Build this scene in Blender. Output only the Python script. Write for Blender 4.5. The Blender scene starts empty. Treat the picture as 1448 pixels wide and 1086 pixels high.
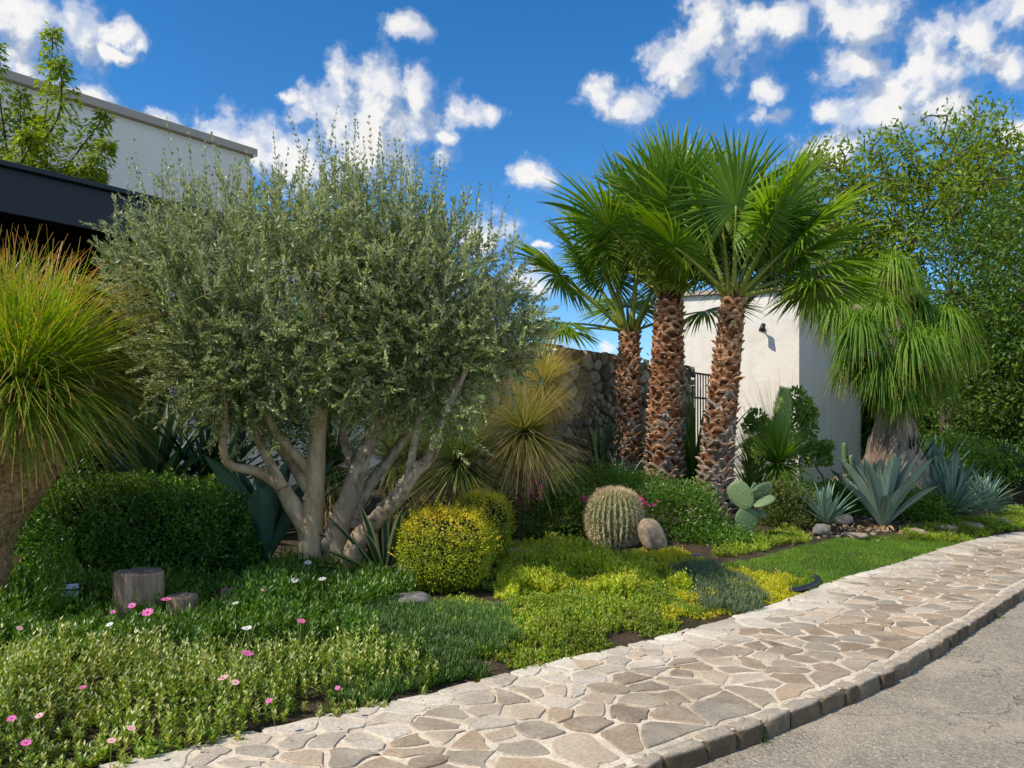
import bpy, math, numpy as np
from mathutils import Vector
R = np.random.default_rng(7)
PI = math.pi
scene = bpy.context.scene
COL = scene.collection
CAMZ = 1.6; F = 1126.0; HY = 620.0

# ------------------------------------------------------------------ numeric helpers
def nrm(v):
    v = np.asarray(v, float); return v / np.maximum(np.linalg.norm(v, axis=-1, keepdims=True), 1e-9)
def rnd(n, a=0., b=1.): return R.uniform(a, b, n)
def sphere_dirs(n): return nrm(R.normal(size=(n, 3)))
def at(px, py, Y): return np.array([(px-724)/F*Y, Y, CAMZ-(py-HY)/F*Y])

# value noise in the plane, for terrain and scatter density
_NG = R.uniform(-1, 1, (256, 256))
def vnoise(x, y, s=1.0):
    x = np.asarray(x, float)*s+100.3; y = np.asarray(y, float)*s+57.7
    ix = np.floor(x).astype(int); iy = np.floor(y).astype(int)
    fx = x-ix; fy = y-iy; fx = fx*fx*(3-2*fx); fy = fy*fy*(3-2*fy)
    g = lambda a, b: _NG[a % 256, b % 256]
    return (g(ix, iy)*(1-fx)+g(ix+1, iy)*fx)*(1-fy)+(g(ix, iy+1)*(1-fx)+g(ix+1, iy+1)*fx)*fy
def fbm(x, y, s=1.0): return vnoise(x, y, s)+.5*vnoise(x, y, s*2.1)+.25*vnoise(x, y, s*4.3)

# ------------------------------------------------------------------ layout lines
EDGE = np.array([(-7, 0), (-4.6, 1.7), (-3.1, 2.75), (-1.74, 3.58), (-1.2, 4.05), (-.5, 4.56), (.34, 5.27), (1.11, 5.85), (2.0, 6.7), (2.72, 7.45),
                 (3.4, 8.3), (4.47, 9.25), (6.2, 11.1), (7.5, 12.2), (9.2, 13.3), (12, 14.6), (18, 16.5), (40, 21)], float)
KERB = np.array([(-5, -1.2), (-2.6, .8), (-.9, 2.3), (.57, 3.57), (1.0, 3.9), (1.6, 4.37), (1.92, 4.64), (2.35, 5.0), (2.97, 5.63), (3.55, 6.24), (4.39, 7.13),
                 (5.08, 7.9), (6.6, 9.4), (8.6, 11.0), (11, 12.3), (18, 14.4), (40, 18.9)], float)
def smooth_line(P, n=4):
    P = np.asarray(P, float)
    for _ in range(n):
        a = P[:-1]*.75+P[1:]*.25; b = P[:-1]*.25+P[1:]*.75
        Q = np.empty((len(a)*2, P.shape[1])); Q[0::2] = a; Q[1::2] = b
        P = np.vstack([P[:1], Q, P[-1:]])
    return P
EDGE = smooth_line(EDGE, 2); KERB = smooth_line(KERB, 2)
def sdist(x, y, line):
    """signed distance to a polyline, positive on its left (garden) side"""
    p = np.stack([np.ravel(x), np.ravel(y)], 1).astype(float)
    a = line[:-1]; d = line[1:]-a; L2 = (d*d).sum(1)
    best = np.full(len(p), 1e9); sg = np.ones(len(p))
    for i in range(len(a)):
        v = p-a[i]; t = np.clip((v@d[i])/L2[i], 0, 1)
        w = v-t[:, None]*d[i]; q = (w*w).sum(1); m = q < best
        best[m] = q[m]; sg[m] = np.sign(d[i, 0]*v[m, 1]-d[i, 1]*v[m, 0])
    return (np.sqrt(best)*np.where(sg == 0, 1, sg)).reshape(np.shape(x))
PZ = .13
def ground(x, y):
    x = np.asarray(x, float); y = np.asarray(y, float)
    d = sdist(x, y, EDGE); dp = np.maximum(d, 0)
    far = np.clip((np.hypot(x, y)-9)/8, 0, 1)
    g = PZ-.02+.3*(1-np.exp(-dp/1.5))+.02*np.minimum(dp, 8)+.035*fbm(x, y, .9)*np.clip(dp/.6, 0, 1)
    g = g-.06*far*np.clip(dp, 0, 1)
    return np.where(d > 0, g, PZ-.02-np.minimum(.5, -d*.5))
def on_ground(px, py, lift=0.):
    Y = np.linspace(2.4, 40, 1500)
    X = (px-724)/F*Y; Z = CAMZ-(py-HY)/F*Y
    h = ground(X, Y)+lift; k = np.argmax(Z < h)
    return np.array([X[k], Y[k], h[k]-lift])

# ------------------------------------------------------------------ mesh building
class Geo:
    def __init__(s): s.V = []; s.F = []; s.C = []; s.n = 0
    def add(s, V, faces, C=None, mat=0, smooth=True):
        """faces: array (m,3) or (m,4) or list of such"""
        V = np.asarray(V, float).reshape(-1, 3)
        if C is None: C = np.zeros((len(V), 3))
        C = np.broadcast_to(np.asarray(C, float), (len(V), 3))
        if not isinstance(faces, (list, tuple)): faces = [faces]
        for f in faces:
            f = np.asarray(f, int)
            if len(f): s.F.append((f+s.n, mat, smooth))
        s.V.append(V); s.C.append(C); s.n += len(V); return s
    def build(s, name, mats, parent=None, loc=None, **props):
        base = np.zeros(3)
        if parent is not None: base = np.array(parent['_w'])
        elif loc is not None: base = np.asarray(loc, float)
        V = np.concatenate(s.V)-base; C = np.concatenate(s.C)
        me = bpy.data.meshes.new(name)
        me.vertices.add(len(V)); me.vertices.foreach_set('co', V.astype(np.float32).ravel())
        idx = np.concatenate([f.ravel() for f, _, _ in s.F])
        tot = np.concatenate([np.full(len(f), f.shape[1]) for f, _, _ in s.F])
        mat = np.concatenate([np.full(len(f), m) for f, m, _ in s.F])
        smo = np.concatenate([np.full(len(f), q) for f, _, q in s.F])
        st = np.concatenate([[0], np.cumsum(tot)[:-1]])
        me.loops.add(len(idx)); me.loops.foreach_set('vertex_index', idx.astype(np.int32))
        me.polygons.add(len(tot)); me.polygons.foreach_set('loop_start', st.astype(np.int32))
        me.polygons.foreach_set('loop_total', tot.astype(np.int32))
        if not isinstance(mats, (list, tuple)): mats = [mats]
        for m in mats: me.materials.append(m)
        me.polygons.foreach_set('material_index', mat.astype(np.int32))
        me.polygons.foreach_set('use_smooth', smo.astype(bool))
        at_ = me.attributes.new('tint', 'FLOAT_VECTOR', 'POINT'); at_.data.foreach_set('vector', C.astype(np.float32).ravel())
        me.update(calc_edges=True); me.validate()
        o = bpy.data.objects.new(name, me); COL.objects.link(o)
        if parent is not None:
            o.parent = parent; o.location = (0, 0, 0); o['_w'] = list(base)
        else:
            o.location = base; o['_w'] = list(base)
        for k, v in props.items(): o[k] = v
        return o
def empty(name, loc, label, cat, group=None):
    o = bpy.data.objects.new(name, None); COL.objects.link(o); o.location = [float(c) for c in loc]
    o['_w'] = [float(c) for c in loc]; o['label'] = label; o['category'] = cat; o.empty_display_size = .1
    if group: o['group'] = group
    return o
def tag(o, label, cat, group=None):
    o['label'] = label; o['category'] = cat
    if group: o['group'] = group
    return o

def ribbons(g, P, D, L, W, droop=0., seg=6, prof=None, fold=0., cols=2, side=None, roll=0., mat=0, var=None, twist=0., wave=0.):
    P = np.atleast_2d(np.asarray(P, float)); n = len(D); D = nrm(D)
    P = np.broadcast_to(P, (n, 3))
    L = np.broadcast_to(L, (n,)).astype(float); W = np.broadcast_to(W, (n,)).astype(float); droop = np.broadcast_to(droop, (n,)).astype(float)
    if prof is None: prof = lambda t: (1-t)**.6*np.minimum(1, .35+t*5)
    if side is None:
        side = np.cross(D, [0, 0, 1.]); bad = np.linalg.norm(side, axis=1) < .15
        side[bad] = np.cross(D[bad], sphere_dirs(bad.sum())) if bad.any() else side[bad]
    side = nrm(side)
    if np.any(roll):
        rr = np.broadcast_to(roll, (n,))[:, None]; side = side*np.cos(rr)+np.cross(D, side)*np.sin(rr)
    if var is None: var = rnd(n)
    if wave: wd = sphere_dirs(n)*wave
    pos = P.copy(); V = []; C = []; d = D.copy(); s = side
    cc = np.array([-.5, .5]) if cols == 2 else np.linspace(-.5, .5, cols)
    for i in range(seg+1):
        t = i/seg
        w = W*prof(t)
        nn = nrm(np.cross(s, d))
        for c in cc:
            V.append(pos+s*(w*c)[:, None]+nn*(fold*w*abs(c)*2)[:, None])
            C.append(np.stack([var, np.full(n, t), np.full(n, abs(c)*2)], 1))
        if i < seg:
            k = droop*(t+.5/seg)*1.6
            d = D+np.array([0, 0, -1.])*k[:, None]
            if wave: d = d+wd*math.sin(t*5)
            d = nrm(d); s = nrm(s-d*(s*d).sum(1)[:, None])
            if twist: s = nrm(s+np.cross(d, s)*twist/seg)
            pos = pos+d*(L/seg)[:, None]
    K = len(cc); rows = (seg+1)*K
    V = np.stack(V, 1).reshape(-1, 3); C = np.stack(C, 1).reshape(-1, 3)
    base = []
    for i in range(seg):
        for k in range(K-1): base.append((i*K+k, i*K+k+1, (i+1)*K+k+1, (i+1)*K+k))
    base = np.array(base); Fq = (base[None]+(np.arange(n)*rows)[:, None, None]).reshape(-1, 4)
    g.add(V, Fq, C, mat)
    return pos

def leaves(g, P, D, N, L, W, cup=.2, var=None, t=None, mat=0, wide=.45):
    n = len(P); D = nrm(D); N = nrm(N-D*(N*D).sum(1)[:, None]); S = np.cross(D, N)
    L = np.broadcast_to(L, (n,))[:, None]; W = np.broadcast_to(W, (n,))[:, None]
    if var is None: var = rnd(n)
    if t is None: t = np.full(n, .5)
    V = np.stack([P, P+D*L*wide-S*W*.5+N*W*cup, P+D*L*wide*1.1, P+D*L*wide+S*W*.5+N*W*cup, P+D*L-N*L*cup*.4], 1).reshape(-1, 3)
    C = np.repeat(np.stack([var, t, np.zeros(n)], 1), 5, 0)
    C[:, 2] = np.tile([0, 1, 0, 1, .5], n)
    b = np.arange(n)[:, None]*5
    g.add(V, [b+np.array([0, 2, 4, 1]), b+np.array([0, 3, 4, 2])], C, mat, smooth=False)

def tube(g, pts, rad, sides=8, mat=0, noise=0., nf=6., var=0., cap=True, resample=0, ribs=0, rib_d=0.):
    pts = np.asarray(pts, float); rad = np.broadcast_to(np.asarray(rad, float), (len(pts),))
    if resample:
        t0 = np.linspace(0, 1, len(pts)); t1 = np.linspace(0, 1, resample)
        pr = smooth_line(np.column_stack([pts, rad]), 2); s = np.linspace(0, 1, len(pr))
        a = np.stack([np.interp(t1, s, pr[:, k]) for k in range(4)], 1); pts = a[:, :3]; rad = a[:, 3]
    n = len(pts); T = nrm(np.gradient(pts, axis=0))
    ref = np.array([1., 0, 0]) if abs(T[0, 0]) < .8 else np.array([0, 1., 0])
    S = np.zeros((n, 3)); s = ref
    for i in range(n):
        s = s-T[i]*(s@T[i]); s = s/np.linalg.norm(s); S[i] = s
    B = np.cross(T, S); a = np.arange(sides)*2*PI/sides
    rr = np.repeat(rad[:, None], sides, 1)
    if ribs: rr = rr*(1+rib_d*np.cos(a*ribs))[None]
    if noise:
        j = np.arange(sides)[None]; ii = np.arange(n)[:, None]
        rr = rr*(1+noise*(.6*vnoise(ii*.45*nf/6, np.cos(a)[None]*1.6+var*9, 1.)+.6*vnoise(ii*.9, np.sin(a)[None]*2.3+4+var*5, 1.)+.35*R.normal(size=(n, sides))))
    V = pts[:, None]+rr[..., None]*(S[:, None]*np.cos(a)[None, :, None]+B[:, None]*np.sin(a)[None, :, None])
    V = V.reshape(-1, 3)
    i = np.arange(n-1)[:, None]*sides; j = np.arange(sides)[None]; k = (j+1) % sides
    Fq = np.stack([i+j, i+k, i+sides+k, i+sides+j], -1).reshape(-1, 4)
    C = np.zeros((len(V), 3)); C[:, 0] = var; C[:, 1] = np.repeat(np.linspace(0, 1, n), sides)
    fs = [Fq]
    if cap:
        V = np.vstack([V, pts[-1:]+T[-1:]*rad[-1]*.15, pts[:1]]); C = np.vstack([C, [[var, 1, 0]], [[var, 0, 0]]]); m = len(V)-2; l = (n-1)*sides
        jj = np.arange(sides)
        fs.append(np.stack([l+jj, l+(jj+1) % sides, np.full(sides, m)], 1))
        fs.append(np.stack([(jj+1) % sides, jj, np.full(sides, m+1)], 1))
    g.add(V, fs, C, mat)

def bumpy(g, c, r, power=2.0, nlat=20, nlon=28, noise=.05, nf=2., mat=0, var=0., yaw=0., flat=-9):
    """closed super-ellipsoid with a lumpy surface"""
    th = np.linspace(0, PI, nlat+1)[:, None]; ph = (np.arange(nlon)*2*PI/nlon)[None]
    sp = lambda v: np.sign(v)*np.abs(v)**(2/power)
    x = sp(np.sin(th))*sp(np.cos(ph)); y = sp(np.sin(th))*sp(np.sin(ph)); z = sp(np.cos(th))*np.ones_like(ph)
    q = 1+noise*(vnoise(x*nf+var*17, y*nf+z*nf*1.7)+.5*vnoise(x*nf*2.3+z*3, y*nf*2.3+var*7))
    cy, sy = math.cos(yaw), math.sin(yaw)
    X = x*r[0]*q; Y = y*r[1]*q; Z = np.maximum(z*r[2]*q, flat)
    V = np.stack([c[0]+X*cy-Y*sy, c[1]+X*sy+Y*cy, c[2]+Z], -1).reshape(-1, 3)
    i = np.arange(nlat)[:, None]*nlon; j = np.arange(nlon)[None]; k = (j+1) % nlon
    Fq = np.stack([i+j, i+nlon+j, i+nlon+k, i+k], -1).reshape(-1, 4)
    C = np.zeros((len(V), 3)); C[:, 0] = var; C[:, 1] = (V[:, 2]-V[:, 2].min())/max(np.ptp(V[:, 2]), 1e-6)
    g.add(V, Fq, C, mat)

def box(g, c, s, yaw=0., mat=0, bev=.0, noise=0., var=0., tilt=None):
    """box, optionally chamfered (bev) and roughened; c centre, s full size"""
    hx, hy, hz = np.array(s, float)/2; b = min(bev, hx*.45, hy*.45, hz*.45)
    if b <= 0:
        V = np.array([[x, y, z] for x in (-hx, hx) for y in (-hy, hy) for z in (-hz, hz)])
        Fq = np.array([[0, 1, 3, 2], [4, 6, 7, 5], [0, 4, 5, 1], [2, 3, 7, 6], [0, 2, 6, 4], [1, 5, 7, 3]])
    else:
        xs = [(-hx, -hy+b), (-hx+b, -hy), (hx-b, -hy), (hx, -hy+b), (hx, hy-b), (hx-b, hy), (-hx+b, hy), (-hx, hy-b)]
        ins = [(math.copysign(max(abs(x)-b, 0), x), math.copysign(max(abs(y)-b, 0), y)) for x, y in xs]
        ring = lambda pts, z: [(x, y, z) for x, y in pts]
        V = np.array(ring(ins, -hz)+ring(xs, -hz+b)+ring(xs, hz-b)+ring(ins, hz)+[(0, 0, -hz), (0, 0, hz)])
        q = [(i*8+j, i*8+(j+1) % 8, (i+1)*8+(j+1) % 8, (i+1)*8+j) for i in range(3) for j in range(8)]
        t = [((j+1) % 8, j, 32) for j in range(8)]+[(24+j, 24+(j+1) % 8, 33) for j in range(8)]
        Fq = [np.array(q), np.array(t)]
    if noise: V = V+R.normal(size=V.shape)*noise
    if tilt is not None: V[:, 2] += V[:, 0]*tilt[0]+V[:, 1]*tilt[1]
    cy, sy = math.cos(yaw), math.sin(yaw)
    V = np.column_stack([c[0]+V[:, 0]*cy-V[:, 1]*sy, c[1]+V[:, 0]*sy+V[:, 1]*cy, c[2]+V[:, 2]])
    C = np.tile([var, .5, 0], (len(V), 1)); C[:, 1] = (V[:, 2]-V[:, 2].min())/max(np.ptp(V[:, 2]), 1e-6)
    g.add(V, Fq, C, mat, smooth=False)

def grow(g, nodes, targets, r_tip=.008, sides=5, mat=0, sag=.0, rgain=.0016, var=0.):
    """connects every target to the nearest existing branch node with a thin curved limb"""
    nodes = [np.asarray(n, float) for n in nodes]; N = np.array(nodes)
    order = np.argsort([np.min(np.linalg.norm(N-t, axis=1)) for t in targets])
    for i in order:
        t = targets[i]; d = np.linalg.norm(N-t, axis=1)+np.maximum(0, N[:, 2]-t[2])*1.2
        k = np.argmin(d); a = N[k]; L = np.linalg.norm(t-a)
        if L < .05: continue
        m1 = a*.65+t*.35+R.normal(size=3)*L*.07+[0, 0, L*.06]; m2 = a*.3+t*.7+R.normal(size=3)*L*.06+[0, 0, L*.05]
        pts = smooth_line(np.array([a, m1, m2, t]), 1)
        tube(g, pts, np.linspace(r_tip+L*rgain*6, r_tip, len(pts)), sides, mat, var=var, cap=False)
        N = np.vstack([N, m1, m2, t])

# ------------------------------------------------------------------ materials
def mat_new(name):
    m = bpy.data.materials.new(name); m.use_nodes = True; nt = m.node_tree; nt.nodes.clear()
    out = nt.nodes.new('ShaderNodeOutputMaterial'); return m, nt, out
def nd(nt, t, **k):
    n = nt.nodes.new(t)
    for a, v in k.items(): setattr(n, a, v)
    return n
def ramp(nt, stops, src=None, interp='LINEAR'):
    n = nd(nt, 'ShaderNodeValToRGB'); e = n.color_ramp.elements; n.color_ramp.interpolation = interp
    while len(e) > 1: e.remove(e[-1])
    for i, (p, c) in enumerate(stops):
        if i == 0: e[0].position = p; q = e[0]
        else: q = e.new(p)
        q.color = (*c, 1) if not np.isscalar(c) else (c, c, c, 1)
    if src is not None: nt.links.new(src, n.inputs[0])
    return n.outputs[0]
def mix(nt, f, a, b, bt='MIX'):
    n = nd(nt, 'ShaderNodeMix', data_type='RGBA', blend_type=bt)
    for s, v in ((0, f), (6, a), (7, b)):
        if isinstance(v, bpy.types.NodeSocket): nt.links.new(v, n.inputs[s])
        elif s == 0: n.inputs[0].default_value = v
        else: n.inputs[s].default_value = (*v, 1) if not np.isscalar(v) else (v, v, v, 1)
    return n.outputs[2]
def math_(nt, op, *a):
    n = nd(nt, 'ShaderNodeMath', operation=op)
    for i, v in enumerate(a):
        if isinstance(v, bpy.types.NodeSocket): nt.links.new(v, n.inputs[i])
        else: n.inputs[i].default_value = v
    return n.outputs[0]
def noise_(nt, scale, detail=6, rough=.55, vec=None, dist=0.):
    n = nd(nt, 'ShaderNodeTexNoise'); n.inputs['Scale'].default_value = scale; n.inputs['Detail'].default_value = detail
    n.inputs['Roughness'].default_value = rough; n.inputs['Distortion'].default_value = dist
    if vec is not None: nt.links.new(vec, n.inputs['Vector'])
    return n.outputs['Fac']
def coords(nt, kind='Object'): return nd(nt, 'ShaderNodeTexCoord').outputs[kind]
def tint(nt):
    a = nd(nt, 'ShaderNodeAttribute', attribute_name='tint'); s = nd(nt, 'ShaderNodeSeparateXYZ'); nt.links.new(a.outputs['Vector'], s.inputs[0]); return s.outputs
def bump(nt, h, strength=.5, dist=.02):
    b = nd(nt, 'ShaderNodeBump'); b.inputs['Strength'].default_value = strength; b.inputs['Distance'].default_value = dist
    nt.links.new(h, b.inputs['Height']); return b.outputs[0]
def finish(nt, out, col, rough=.8, nrm_=None, spec=.3, metal=0.):
    p = nd(nt, 'ShaderNodeBsdfPrincipled')
    for k, v in (('Base Color', col), ('Roughness', rough), ('Specular IOR Level', spec), ('Metallic', metal)):
        if isinstance(v, bpy.types.NodeSocket): nt.links.new(v, p.inputs[k])
        elif k == 'Base Color': p.inputs[k].default_value = (*v, 1)
        else: p.inputs[k].default_value = v
    if nrm_ is not None: nt.links.new(nrm_, p.inputs['Normal'])
    nt.links.new(p.outputs[0], out.inputs[0]); return p

def leaf_mat(name, cols, tip=None, tip_at=.7, tip_w=.25, edge=None, edge_at=.75, base=None, trans=.3, rough=.45, spec=.4, back=None, patch=.0):
    """cols: ramp over the per-leaf random; tip, base and margin colours along and across the leaf"""
    m, nt, out = mat_new(name); r, t, e = tint(nt)
    c = ramp(nt, [(i/max(1, len(cols)-1), k) for i, k in enumerate(cols)], r)
    if patch:
        pn = noise_(nt, 1.7, 2, .5, coords(nt)); c = mix(nt, 1.0, c, ramp(nt, [(.3, 1-patch), (.7, 1+patch)], pn), 'MULTIPLY')
    if base is not None: c = mix(nt, ramp(nt, [(0., 1.), (.25, 0.)], t), c, base)
    if tip is not None: c = mix(nt, ramp(nt, [(tip_at-tip_w, 0.), (min(tip_at+tip_w, 1), 1.)], math_(nt, 'ADD', t, math_(nt, 'MULTIPLY', math_(nt, 'SUBTRACT', r, .5), .3))), c, tip)
    if edge is not None: c = mix(nt, ramp(nt, [(edge_at-.05, 0.), (edge_at+.05, 1.)], e), c, edge)
    if back is not None:
        gm = nd(nt, 'ShaderNodeNewGeometry'); c = mix(nt, math_(nt, 'MULTIPLY', gm.outputs['Backfacing'], .8), c, back)
    p = nd(nt, 'ShaderNodeBsdfPrincipled'); nt.links.new(c, p.inputs['Base Color']); p.inputs['Roughness'].default_value = rough
    p.inputs['Specular IOR Level'].default_value = spec
    if trans > 0:
        tr = nd(nt, 'ShaderNodeBsdfTranslucent')
        hs = nd(nt, 'ShaderNodeHueSaturation'); hs.inputs['Hue'].default_value = .485; hs.inputs['Value'].default_value = 1.9; hs.inputs['Saturation'].default_value = 1.15
        nt.links.new(c, hs.inputs['Color']); nt.links.new(hs.outputs[0], tr.inputs[0])
        mx = nd(nt, 'ShaderNodeMixShader'); mx.inputs[0].default_value = trans
        nt.links.new(p.outputs[0], mx.inputs[1]); nt.links.new(tr.outputs[0], mx.inputs[2]); nt.links.new(mx.outputs[0], out.inputs[0])
    else: nt.links.new(p.outputs[0], out.inputs[0])
    return m
def bark_mat(name, a, b, scale=18., stretch=.25, strength=.7, rough=.85, top=None, c=None):
    m, nt, out = mat_new(name); mp = nd(nt, 'ShaderNodeMapping'); mp.inputs['Scale'].default_value = (1, 1, stretch)
    nt.links.new(coords(nt), mp.inputs[0]); n = noise_(nt, scale, 8, .65, mp.outputs[0]); n2 = noise_(nt, scale*.25, 3, .5)
    r, t, e = tint(nt)
    col = ramp(nt, [(.35, a), (.65, b)], n)
    if c is not None: col = mix(nt, ramp(nt, [(.45, 0.), (.62, 1.)], n2), col, c)
    if top is not None: col = mix(nt, ramp(nt, [(.3, 0.), (.8, 1.)], t), col, top)
    finish(nt, out, col, rough, bump(nt, n, strength, .02), .2); return m

M = {}
M['olive'] = leaf_mat('olive_leaf', [(.05, .09, .015), (.18, .24, .05), (.44, .49, .16)], back=(.36, .40, .24), trans=.25, rough=.38, spec=.5, patch=.25)
M['olive_twig'] = bark_mat('olive_twig', (.14, .12, .07), (.25, .22, .14))
M['olive_smooth'] = bark_mat('smooth_olive_bark', (.34, .22, .12), (.66, .50, .31), 9, .3, .6, c=(.55, .39, .22))
M['olive_gnarl'] = bark_mat('gnarled_olive_bark', (.13, .09, .055), (.56, .44, .30), 14, .5, 1., c=(.34, .25, .16))
M['palm_frond'] = leaf_mat('palm_frond', [(.07, .16, .014), (.13, .25, .02), (.24, .38, .04)], tip=(.4, .42, .12), tip_at=.98, tip_w=.12, trans=.33, rough=.38, spec=.5)
M['palm_stalk'] = leaf_mat('palm_petiole', [(.17, .24, .03), (.25, .29, .05)], base=(.36, .30, .05), trans=0, rough=.4)
M['boot'] = leaf_mat('palm_boot', [(.11, .045, .02), (.29, .13, .06), (.52, .31, .17)], tip=(.66, .47, .31), tip_at=.9, trans=0, rough=.8, spec=.15)
M['boot_grey'] = leaf_mat('weathered_palm_boot', [(.13, .095, .07), (.26, .195, .15), (.38, .31, .25)], tip=(.5, .43, .36), tip_at=.85, trans=0, rough=.85, spec=.1)
M['palm_core'] = bark_mat('palm_fibre', (.035, .016, .008), (.13, .06, .03), 40, .6)
M['nolina'] = leaf_mat('grass_tree_leaf', [(.10, .19, .02), (.20, .31, .03), (.34, .42, .06)], tip=(.50, .28, .10), tip_at=.97, tip_w=.17, trans=.3, rough=.35, base=(.06, .10, .015))
M['nolina_dry'] = leaf_mat('dry_grass_tree_leaf', [(.3, .26, .08), (.42, .33, .13), (.5, .4, .18)], tip=(.5, .3, .14), tip_at=.8, trans=.15, rough=.5)
M['nolina_bark'] = bark_mat('grass_tree_trunk', (.16, .08, .035), (.55, .35, .18), 30, 1., 1.)
M['dasy'] = leaf_mat('spiky_rosette_leaf', [(.16, .19, .04), (.24, .26, .06), (.33, .31, .10)], tip=(.46, .36, .17), tip_at=.7, tip_w=.25, base=(.1, .2, .015), trans=.25, rough=.4)
M['dasy_yellow'] = leaf_mat('yellow_rosette_leaf', [(.28, .29, .05), (.38, .36, .08), (.46, .38, .12)], tip=(.5, .34, .14), tip_at=.8, base=(.25, .32, .04), trans=.25, rough=.4)
M['dasy_green'] = leaf_mat('green_rosette_leaf', [(.06, .11, .025), (.11, .16, .04), (.18, .21, .06)], tip=(.28, .25, .1), tip_at=.85, trans=.2, rough=.4)
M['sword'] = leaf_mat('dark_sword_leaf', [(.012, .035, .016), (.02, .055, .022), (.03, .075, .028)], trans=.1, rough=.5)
M['sword_green'] = leaf_mat('green_sword_leaf', [(.035, .08, .015), (.07, .13, .02), (.12, .18, .03)], trans=.25, rough=.45)
M['agave_blue'] = leaf_mat('blue_agave_leaf', [(.12, .2, .17), (.17, .26, .215), (.22, .31, .26)], edge=(.26, .3, .2), edge_at=.97, tip=(.25, .29, .22), tip_at=1.0, tip_w=.1, trans=0, rough=.6, spec=.25)
M['agave_dark'] = leaf_mat('dark_agave_leaf', [(.06, .13, .085), (.085, .17, .11), (.11, .2, .13)], edge=(.16, .2, .12), edge_at=.98, trans=0, rough=.6, spec=.25)
M['agave_stripe'] = leaf_mat('striped_agave_leaf', [(.03, .075, .04), (.05, .10, .06)], edge=(.5, .48, .2), edge_at=.6, trans=.05, rough=.5)
M['yucca_blue'] = leaf_mat('blue_yucca_leaf', [(.10, .19, .14), (.17, .27, .2), (.26, .35, .27)], trans=.1, rough=.45)
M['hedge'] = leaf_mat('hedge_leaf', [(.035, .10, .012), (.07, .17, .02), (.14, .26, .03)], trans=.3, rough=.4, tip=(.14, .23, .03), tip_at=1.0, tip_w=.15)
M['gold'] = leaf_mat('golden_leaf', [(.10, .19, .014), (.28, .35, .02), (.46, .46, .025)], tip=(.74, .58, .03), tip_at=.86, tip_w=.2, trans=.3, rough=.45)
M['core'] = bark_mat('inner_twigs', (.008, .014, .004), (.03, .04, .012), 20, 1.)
M['pony'] = leaf_mat('ponytail_leaf', [(.06, .15, .014), (.12, .24, .022), (.26, .38, .05)], tip=(.3, .24, .08), tip_at=1.0, tip_w=.15, trans=.3, rough=.55, spec=.25)
M['pony_bark'] = bark_mat('ponytail_bark', (.14, .10, .075), (.46, .37, .27), 13, .3, 1., c=(.2, .145, .105))
M['tree_a'] = leaf_mat('feathery_tree_leaf', [(.08, .14, .018), (.17, .25, .025), (.29, .36, .04)], trans=.35, rough=.45, patch=.3)
M['tree_b'] = leaf_mat('dark_tree_leaf', [(.03, .08, .011), (.07, .14, .018), (.15, .23, .03)], trans=.3, rough=.4, patch=.3)
M['tree_c'] = leaf_mat('bright_tree_leaf', [(.10, .17, .015), (.17, .25, .02), (.28, .33, .03)], trans=.4, rough=.4)
M['bright'] = leaf_mat('bright_shrub_leaf', [(.09, .18, .02), (.15, .26, .03), (.23, .33, .05)], trans=.35, rough=.45, patch=.25)
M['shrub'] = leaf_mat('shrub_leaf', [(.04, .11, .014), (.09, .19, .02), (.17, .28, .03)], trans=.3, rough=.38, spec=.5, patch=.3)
M['round'] = leaf_mat('round_leaf', [(.07, .16, .025), (.13, .25, .03), (.28, .36, .06)], trans=.15, rough=.35, spec=.5)
M['reddish'] = leaf_mat('bronze_conifer_leaf', [(.03, .08, .015), (.09, .14, .025), (.22, .17, .05)], trans=.2, rough=.5)
M['cover_a'] = leaf_mat('flowering_cover_leaf', [(.06, .14, .014), (.15, .25, .02), (.30, .38, .05), (.42, .30, .12)], tip=(.6, .6, .26), tip_at=1.04, tip_w=.2, trans=.28, rough=.35, spec=.5, patch=.35)
M['cover_b'] = leaf_mat('ice_plant_leaf', [(.03, .095, .016), (.06, .15, .02), (.12, .22, .035)], tip=(.24, .32, .1), tip_at=1.05, trans=.15, rough=.35, spec=.5, patch=.3)
M['cover_c'] = leaf_mat('low_mat_leaf', [(.06, .14, .01), (.14, .25, .014), (.32, .40, .025), (.42, .30, .12)], trans=.3, rough=.45, patch=.4)
M['cover_y'] = leaf_mat('yellow_mat_leaf', [(.26, .34, .015), (.5, .5, .02), (.62, .46, .05)], trans=.3, rough=.5, patch=.25)
M['cover_d'] = leaf_mat('grey_green_leaf', [(.06, .115, .045), (.10, .165, .07), (.17, .22, .11)], tip=(.24, .28, .14), tip_at=1.05, trans=.15, rough=.45)
M['lawn'] = leaf_mat('lawn_blade', [(.07, .17, .012), (.12, .25, .016), (.19, .33, .025)], trans=.35, rough=.45, patch=.2)
M['dry'] = leaf_mat('dry_litter', [(.09, .055, .03), (.22, .14, .08), (.36, .26, .15)], trans=0, rough=.85)
M['pink'] = leaf_mat('pink_petal', [(.75, .12, .42), (.82, .22, .52)], base=(.45, .04, .25), trans=.3, rough=.5)
M['magenta'] = leaf_mat('magenta_petal', [(.5, .03, .17), (.65, .06, .28)], trans=.3, rough=.5)
M['palepink'] = leaf_mat('pale_pink_petal', [(.8, .42, .45), (.85, .55, .55)], trans=.3, rough=.5)
M['whitep'] = leaf_mat('white_petal', [(.8, .8, .76), (.85, .85, .82)], trans=.3, rough=.5)

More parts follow.
